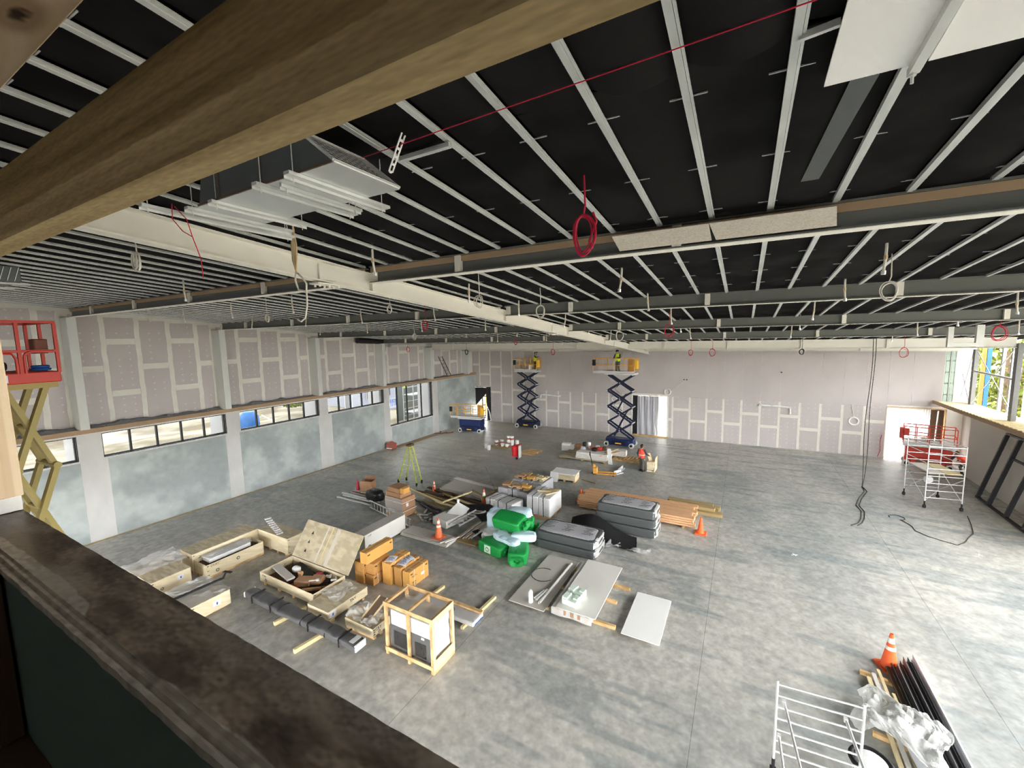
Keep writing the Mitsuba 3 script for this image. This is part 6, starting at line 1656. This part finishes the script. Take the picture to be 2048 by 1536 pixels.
# duct with slanted mesh end, on hanger channels
o = thing('air_duct', 'rectangular galvanised air duct with a slanted mesh end under the nearest battens', 'duct')
zb, zt = 10.0, 10.36
xa, xb, xt, y0, y1 = -5.06, -2.88, -3.32, 2.36, 3.08
part(o, 'bottom', MB().add([(xa, y0, zb), (xb, y0, zb), (xb, y1, zb), (xa, y1, zb), (xa, y0, zb + .012), (xb, y0, zb + .012), (xb, y1, zb + .012), (xa, y1, zb + .012)], [(0, 3, 2, 1), (4, 5, 6, 7), (0, 1, 5, 4), (1, 2, 6, 5), (2, 3, 7, 6), (3, 0, 4, 7)]), 'duct_metal')
part(o, 'near_side', MB().add([(xa + .12, y0, zb + .013), (xb, y0, zb + .013), (xt, y0, zt), (xa + .22, y0, zt)], [(0, 1, 2, 3)]), 'duct_dark')  # near side coloured dark for shade, same galvanised metal as the rest
part(o, 'far_side', MB().add([(xa + .12, y1, zb + .013), (xb, y1, zb + .013), (xt, y1, zt), (xa + .22, y1, zt)], [(0, 1, 2, 3)]), 'duct_metal')
part(o, 'top', MB().add([(xa + .22, y0, zt), (xt, y0, zt), (xt, y1, zt), (xa + .22, y1, zt)], [(0, 1, 2, 3)]), 'duct_metal')
part(o, 'end_frame', MB().bar((xb, y0, zb + .02), (xt, y0, zt), .02).bar((xb, y1, zb + .02), (xt, y1, zt), .02).bar((xb, y0, zb + .02), (xb, y1, zb + .02), .02).bar((xt, y0, zt), (xt, y1, zt), .02), 'aluminium')
A_ = np.array((xb, y0, zb + .02)); U_ = np.array((0, y1 - y0, 0)); V_ = np.array((xt - xb, 0, zt - zb - .02))
for k in range(1, 9):
    part(o, 'mesh_bar', MB().bar(A_ + V_ * k / 9, A_ + V_ * k / 9 + U_, .003, .003), 'aluminium')
for k in range(1, 12):
    part(o, 'mesh_bar', MB().bar(A_ + U_ * k / 12, A_ + U_ * k / 12 + V_, .003), 'aluminium')
part(o, 'dark_filter', MB().add([A_ + (-.05, 0, 0), A_ + U_ + (-.05, 0, 0), A_ + U_ + V_ + (-.05, 0, 0), A_ + V_ + (-.05, 0, 0)], [(0, 1, 2, 3)]), 'black')  # black plate added to stand in for the shade inside the duct
part(o, 'seam', MB().box(xa + .1, xb - .02, y0 - .008, y0 - .001, zb + .005, zb + .022).box(-4.55, -4.53, y0 - .01, y0 - .001, zb + .02, zt).box(-3.86, -3.84, y0 - .01, y0 - .001, zb + .02, zt), 'dark_timber')
for k, (x, ya, yb) in enumerate([(-5.30, 2.0, 3.62), (-5.04, 2.28, 3.42), (-4.62, 2.30, 3.36), (-3.80, 2.26, 3.36), (-3.64, 2.4, 3.30), (-3.34, 2.26, 3.38)]):
    q = thing('hanger_channel', ['long channel at the left end of the air duct', 'second channel from the left under the air duct', 'third channel from the left under the air duct', 'fourth channel from the left under the air duct', 'thin rail beside the fourth channel under the air duct', 'right channel under the air duct'][k], 'channel')
    w = .075 if k != 4 else .03
    part(q, 'channel', MB().box(x - w / 2, x + w / 2, ya, yb, zb - .03, zb - .002).box(x - w / 2, x - w / 2 + .006, ya, yb, zb - .055, zb - .031), 'galvanised')
    for yy in (ya + .06, yb - .08):
        part(q, 'rod', MB().cyl((x, yy, zb - .085), (x, yy, ceil(yy) + .1), .005, 6), 'light_grey_steel')
o = thing('slotted_strap', 'white slotted bracket strap standing up beside the duct end', 'strap')
p, q = np.array((-3.02, 3.12, 10.20)), np.array((-2.72, 3.0, 10.44))
for s in (-.022, .022):
    part(o, 'side', MB().bar(p + (0, s, 0), q + (0, s, 0), .014, .01), 'white_paint')
for k in range(6):
    part(o, 'web', MB().cbox(p + (q - p) * k / 5, (.022, .03, .012), 0, 0, -38), 'white_paint')
solo('cross_channel', MB().box(-3.0, -2.40, 3.22, 3.27, 10.33, 10.37), 'galvanised', 'short cross channel right of the duct end', 'channel')

o = thing('air_duct', 'second air duct with a mesh end at the far left edge, partly behind the lintel', 'duct')
part(o, 'casing', MB().box(-15.2, -13.15, 2.2, 2.82, 9.93, 10.25, .01), 'duct_dark')
part(o, 'hanger', MB().box(-13.3, -13.22, 2.0, 2.95, 9.89, 9.925).box(-14.4, -14.32, 2.0, 2.95, 9.89, 9.925), 'galvanised')
for k in range(6):
    part(o, 'mesh_bar', MB().bar((-13.135, 2.22 + .10 * k, 9.95), (-13.135, 2.30 + .10 * k, 10.23), .008), 'aluminium')

# boards and panels fixed under the ceiling
for k, (xa, xb) in enumerate([(-1.74, -.466), (-.462, .87)]):
    solo('particle_strip', MB().add([(xa, 6.18, 10.03), (xb, 6.18, 10.03), (xb + .03, 6.33, 9.84), (xa + .08, 6.33, 9.84), (xa, 6.20, 10.045), (xb, 6.20, 10.045), (xb + .03, 6.35, 9.855), (xa + .08, 6.35, 9.855)], [(0, 3, 2, 1), (4, 5, 6, 7), (0, 1, 5, 4), (1, 2, 6, 5), (2, 3, 7, 6), (3, 0, 4, 7)]), 'particle_board', ['left strip of particle board fixed along the first cross beam', 'right strip of particle board fixed along the first cross beam'][k], 'board')
for k, (xa, xb) in enumerate([(.42, .90), (.96, 2.1)]):
    yb = 3.82
    solo('ceiling_panel', MB().add([(x, y, ceil(y) + d) for x in (xa, xb) for y in (1.2, yb) for d in (-.022, -.004)], BOXF), 'white_sheet', ['left white panel fixed under the battens at the top right', 'right white panel fixed under the battens at the top right'][k], 'panel')
o = thing('steel_track', 'dark steel track hanging between the two white ceiling panels', 'track')
part(o, 'track', MB().bar((.93, 1.2, ceil(1.2) - .05), (.89, 3.86, ceil(3.86) - .05), .045, .05).bar((.965, 1.2, ceil(1.2) - .03), (.925, 3.86, ceil(3.86) - .03), .012, .06), 'light_grey_steel')
part(o, 'bolt', MB().cyl((.89, 3.83, ceil(3.83) - .13), (.89, 3.83, ceil(3.83) - .04), .010, 6).cyl((.89, 3.83, ceil(3.83) - .085), (.89, 3.83, ceil(3.83) - .07), .022, 6), 'light_grey_steel')
solo('short_nogging', MB().bar((.22, 3.28, ceil(3.28) + .01), (.42, 3.25, ceil(3.25) + .01), .03, .04), 'galvanised', 'short steel piece joining a batten to the left white ceiling panel', 'channel')
solo('dark_duct_piece', MB().box(-.85, -.60, 2.05, 2.3, ceil(2.2) + .02, ceil(2.2) + .07), 'black_plastic', 'small black tray above the battens near the lintel', 'tray')
for k, (xa, xb, ya, yb) in enumerate([(.46, .62, 3.9, 5.6)]):
    solo('grey_lining_strip', MB().sheet(lambda u, v: (xa + (xb - xa) * u + .12 * (1 - v), ya + (yb - ya) * v, ceil(ya + (yb - ya) * v) + .03), 2, 6, .006), 'bale_grey', 'loose grey strip of lining hanging beside the white ceiling panel', 'strip')

# rings, sockets and pipes on the far wall
for k, (x, z, r) in enumerate([(-5.46, 3.88, .24), (6.81, 2.41, .26), (-9.9, 3.04, .22)]):
    o = thing('wall_ring', ['white duct ring on the far wall above the plastic covered doorway', 'white duct ring on the far wall left of the white sheet', 'white duct ring on the far wall behind the right raised lift'][k], 'ring')
    part(o, 'ring', MB().torus((x, 36.36, z), r, .05, 'y', 24, 8), 'white_paint', True)
    part(o, 'cable', MB().tube([(x, 36.35, z + r), (x - .1, 36.36, z + r + .5), (x - .18, 36.37, z + r + .9)], .018, 6) if k == 1 else MB().tube([(x + r, 36.36, z), (x + r + .5, 36.37, z + .5), (x + r + 1.0, 36.37, z + 1.0)], .012, 6), 'wire_white')
o = thing('wall_pipe', 'white pipes with elbows on the far wall above the taped joints', 'pipe')
part(o, 'pipe', MB().tube([(1.2, 36.33, 3.25), (1.22, 36.30, 3.2), (2.2, 36.30, 3.18), (3.1, 36.30, 3.12), (3.12, 36.30, 2.65)], .07, 10), 'white_paint', True)
part(o, 'elbow', MB().cyl((1.2, 36.2, 3.22), (1.2, 36.38, 3.22), .09, 10).cyl((1.95, 36.2, 3.19), (1.95, 36.38, 3.19), .08, 10).cyl((3.1, 36.2, 3.12), (3.1, 36.38, 3.12), .09, 10), 'light_grey_steel')
o = thing('wall_pipe', 'white pipe with elbows on the far wall beside the left raised lift', 'pipe')
part(o, 'pipe', MB().tube([(-17.1, 36.33, 2.8), (-17.0, 36.30, 3.1), (-16.6, 36.3, 3.12), (-15.2, 36.30, 3.05)], .07, 10), 'white_paint', True)
part(o, 'elbow', MB().cyl((-16.7, 36.2, 3.12), (-16.7, 36.38, 3.12), .09, 10).cyl((-15.1, 36.2, 3.05), (-15.1, 36.38, 3.05), .10, 10), 'white_paint')
for k, (x, z) in enumerate([(-4.2, 4.95), (-4.0, 4.95), (2.45, 5.7)]):
    solo('wall_socket', MB().cyl((x, 36.37, z), (x, 36.395, z), .05, 10), 'black', ['left dark socket on the far wall above the doorway', 'right dark socket on the far wall above the doorway', 'dark socket high in the middle of the far wall'][k], 'socket')
for k, (x, z) in enumerate([(7.9, 1.3)]):
    solo('wall_lead', MB().tube([(x + .45, 36.36, 1.6), (x + .38, 36.3, 1.1), (x + .42, 36.3, .5), (x + .3, 36.3, .1)], .018, 6), 'wire_red', 'reddish lead on the far wall left of the white sheet', 'lead')

# ------------------------------------------------------------------ outside: ground, machines, trees and a house seen through the windows
def ground(u, v):
    x, y = -25.3 - 70 * u, -30 + 120 * v
    p = np.stack([x * .12, y * .12, 0 * x], -1)
    return x, y, -.3 + (.9 * meshkit.noise(p, 3) + .35 * meshkit.noise(p * 3.3, 4)) * np.clip(u * 10, 0, 1) + 2.6 * np.clip(u * 70 - 22, 0, 12) / 12


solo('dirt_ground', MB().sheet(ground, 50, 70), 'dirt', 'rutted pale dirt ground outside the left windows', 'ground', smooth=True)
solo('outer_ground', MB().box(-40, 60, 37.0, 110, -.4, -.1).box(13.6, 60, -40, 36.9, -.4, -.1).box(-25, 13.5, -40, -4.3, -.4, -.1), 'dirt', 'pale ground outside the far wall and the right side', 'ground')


def tree(x, y, z, h, w, label, seed, cat='tree', cards=900):
    r = np.random.default_rng(seed)
    o = thing('tree' if cat == 'tree' else 'bush', label, cat)
    if cat == 'tree':
        part(o, 'trunk', MB().tube([(x, y, z - .5), (x + .1, y, z + h * .5), (x, y + .1, z + h * .8)], [.22, .16, .06], 8), 'dark_timber')
    d = r.normal(size=(cards, 3)); d /= np.linalg.norm(d, axis=1, keepdims=True)
    rad = r.uniform(.55, 1, cards) ** .5 * (.75 + .5 * meshkit.noise(d * 2.6 + seed, 1))
    c = np.array((x, y, z + h * .58)) + d * rad[:, None] * np.array((w, w, h * .48))
    a = r.normal(size=(cards, 3)); a /= np.linalg.norm(a, axis=1, keepdims=True)
    b = np.cross(a, r.normal(size=(cards, 3))); b /= np.linalg.norm(b, axis=1, keepdims=True)
    s = r.uniform(.10, .24, cards)[:, None] * (w / 2.4) ** .5
    v = np.stack([c - a * s, c + b * s * .6, c + a * s, c - b * s * .6], 1).reshape(-1, 3)
    part(o, 'foliage', (v, np.arange(cards * 4).reshape(-1, 4)), 'leaves', stuff=True)


for k, (x, y, h, w) in enumerate([(15.6, 41.0, 10, 2.6), (18.2, 45.5, 11, 3.4), (21.5, 41.0, 10, 3.2)]):
    tree(x, y, 0, h, w, ['yellow green tree outside the open bay at right, nearest the blue post', 'yellow green tree outside the open bay at right, behind the others', 'yellow green tree outside the open bay at right, nearest the dark column'][k], 11 + k, cards=2600)
for k, (x, y, h, w) in enumerate([(-48, 41, 3.4, 2.6), (-52, 46, 3.6, 3.0), (-60, 36, 3.5, 3.0), (-44, 28.5, 1.6, 1.4)]):
    tree(x, y, 1.2, h, w, ['bush outside the fourth strip window', 'bush farther back outside the fourth strip window', 'bush far outside the third strip window', 'low bush on the dirt outside the third strip window'][k], 31 + k, 'bush', 900)
solo('blue_post', MB().box(13.20, 13.40, 36.95, 37.15, .0, 9.0), 'outer_blue', 'bright blue post outside the open bay at right', 'post')
solo('orange_post', MB().box(13.0, 13.17, 36.95, 37.1, .0, 9.0), 'outer_orange', 'orange timber post left of the bright blue post', 'post')
for k, (x, y) in enumerate([(12.8, 34.0), (12.75, 32.9)]):
    solo('white_post', MB().box(x - .07, x + .07, y - .07, y + .07, .0, 8.0), 'outer_white', ['white post outside the open bay, left one', 'white post outside the open bay, next to the dark column'][k], 'post')

o = thing('blue_machine', 'blue machine with a drum on a trailer outside the third strip window', 'machine')
part(o, 'tank', MB().lathe((-37.2, 20.0, 1.1), [(0, 0), (.75, .05), (.8, .5), (.75, 1.2), (.4, 1.6), (0, 1.65)], 18), 'outer_blue', 40)
part(o, 'chassis', MB().box(-38.4, -35.9, 18.6, 21.8, .5, .85).box(-38.3, -37.5, 18.7, 19.4, .85, 2.3), 'outer_blue')
part(o, 'chute', MB().bar((-36.6, 20.6, 1.3), (-35.8, 21.9, .7), .35, .1).bar((-36.9, 20.9, 2.3), (-36.2, 22.2, 1.2), .1), 'light_grey_steel')
for yy in (19.2, 21.2):
    part(o, 'wheel', MB().cyl((-36.0, yy, .45), (-35.8, yy, .45), .45, 14), 'black')
solo('white_site_box', MB().box(-36.5, -34.5, 23.9, 26.2, .2, 1.15, .03), 'outer_white', 'white box outside the third strip window', 'box')
solo('orange_heap', MB().blob((-36.5, 27.7, .5), (2.6, 2.2, 1.6), .9, .08, 2), 'outer_orange', 'orange heap outside the third strip window', 'heap', smooth=True)
o = thing('site_fence', 'pale temporary fence panels outside the fourth strip window', 'fence')
for k in range(4):
    y = 33.0 + 2.1 * k
    part(o, 'frame', MB().box(-41.0, -40.95, y, y + .05, .3, 2.6).box(-41, -40.95, y + 1.95, y + 2.0, .3, 2.6).box(-41, -40.95, y + .05, y + 1.95, 2.55, 2.6), 'light_grey_steel')
    part(o, 'sheet', MB().box(-40.99, -40.97, y + .06, y + 1.94, .4, 2.5), 'outer_white')
for k, y in enumerate([6.4, 12.3, 18.1, 23.8, 29.7]):
    solo('outer_fin', MB().box(-26.6, -25.3, y - .14, y + .14, -.2, 5.2), 'outer_white', f'pale wall fin outside the right end of the {ordinal(k + 1)} left window', 'fin')
o = thing('house', 'white weatherboard house with railings outside the tall window', 'house')
HX = -39.0
part(o, 'wall', MB().box(HX - 6, HX, 33.5, 52, 0, 7.5), 'house_white')
for k in range(6):
    y = 34.4 + 2.5 * k
    w_ = part(o, 'window', MB().box(HX + .01, HX + .08, y, y + 1.5, 1.6, 3.6), 'outer_white')
    part(w_, 'pane', MB().box(HX + .081, HX + .09, y + .12, y + 1.38, 1.72, 3.48), 'duct_dark')
part(o, 'deck', MB().box(HX + .01, HX + 3.0, 33.5, 52, .5, .7), 'house_white')
for zz in (.75, 3.75):
    part(o, 'railing', MB().box(HX + 2.9, HX + 2.98, 33.5, 52, zz + .05, zz + .13).box(HX + 2.9, HX + 2.98, 33.5, 52, zz + .95, zz + 1.05), 'outer_white')
    mb = MB()
    for k in range(70):
        y = 33.6 + .26 * k
        mb.box(HX + 2.92, HX + 2.96, y, y + .07, zz + .131, zz + .949)
    part(o, 'balusters', mb, 'ink_blue', stuff=True)
for k in range(5):
    part(o, 'veranda_post', MB().box(HX + 2.85, HX + 3.0, 33.6 + 4 * k, 33.75 + 4 * k, .7, 7.0), 'outer_white')
o = thing('outer_scaffold', 'scaffold tower outside the tall window on the left', 'scaffold')
for (x, y) in [(-29.2, 30.4), (-29.2, 32.6), (-27.9, 30.4), (-27.9, 32.6)]:
    part(o, 'upright', MB().cyl((x, y, -.2), (x, y, 6.5), .05, 8), 'outer_white')
for zz in np.arange(.4, 6.3, .7):
    part(o, 'rung', MB().cyl((-29.2, 30.4, zz), (-29.2, 32.6, zz), .04, 6), 'outer_white')
for zz in (1.5, 3.2):
    part(o, 'platform', MB().box(-29.15, -27.95, 30.45, 32.55, zz, zz + .08), 'outer_white')
solo('dark_backdrop', MB().box(-31.4, -31.2, 31.6, 35.2, -.2, 4.2), 'duct_dark', 'dark container wall behind the scaffold outside the tall window', 'container')
solo('vest_on_scaffold', MB().blob((-29.5, 31.0, 4.25), (.5, .5, .7), .6, .1, 3), 'hi_vis_yellow', 'lime green vest hanging on the scaffold outside the tall window', 'vest', smooth=True)
o = thing('lobby_rack', 'orange timber framing outside the far left door', 'framing')
for k in range(6):
    part(o, 'stud', MB().box(-25.5 + .6 * k, -25.4 + .6 * k, 39.5, 39.6, 0, 2.6), 'orange_post')
for zz in (.8, 1.6, 2.5):
    part(o, 'rail', MB().box(-25.6, -22.2, 39.38, 39.48, zz, zz + .1), 'orange_post')
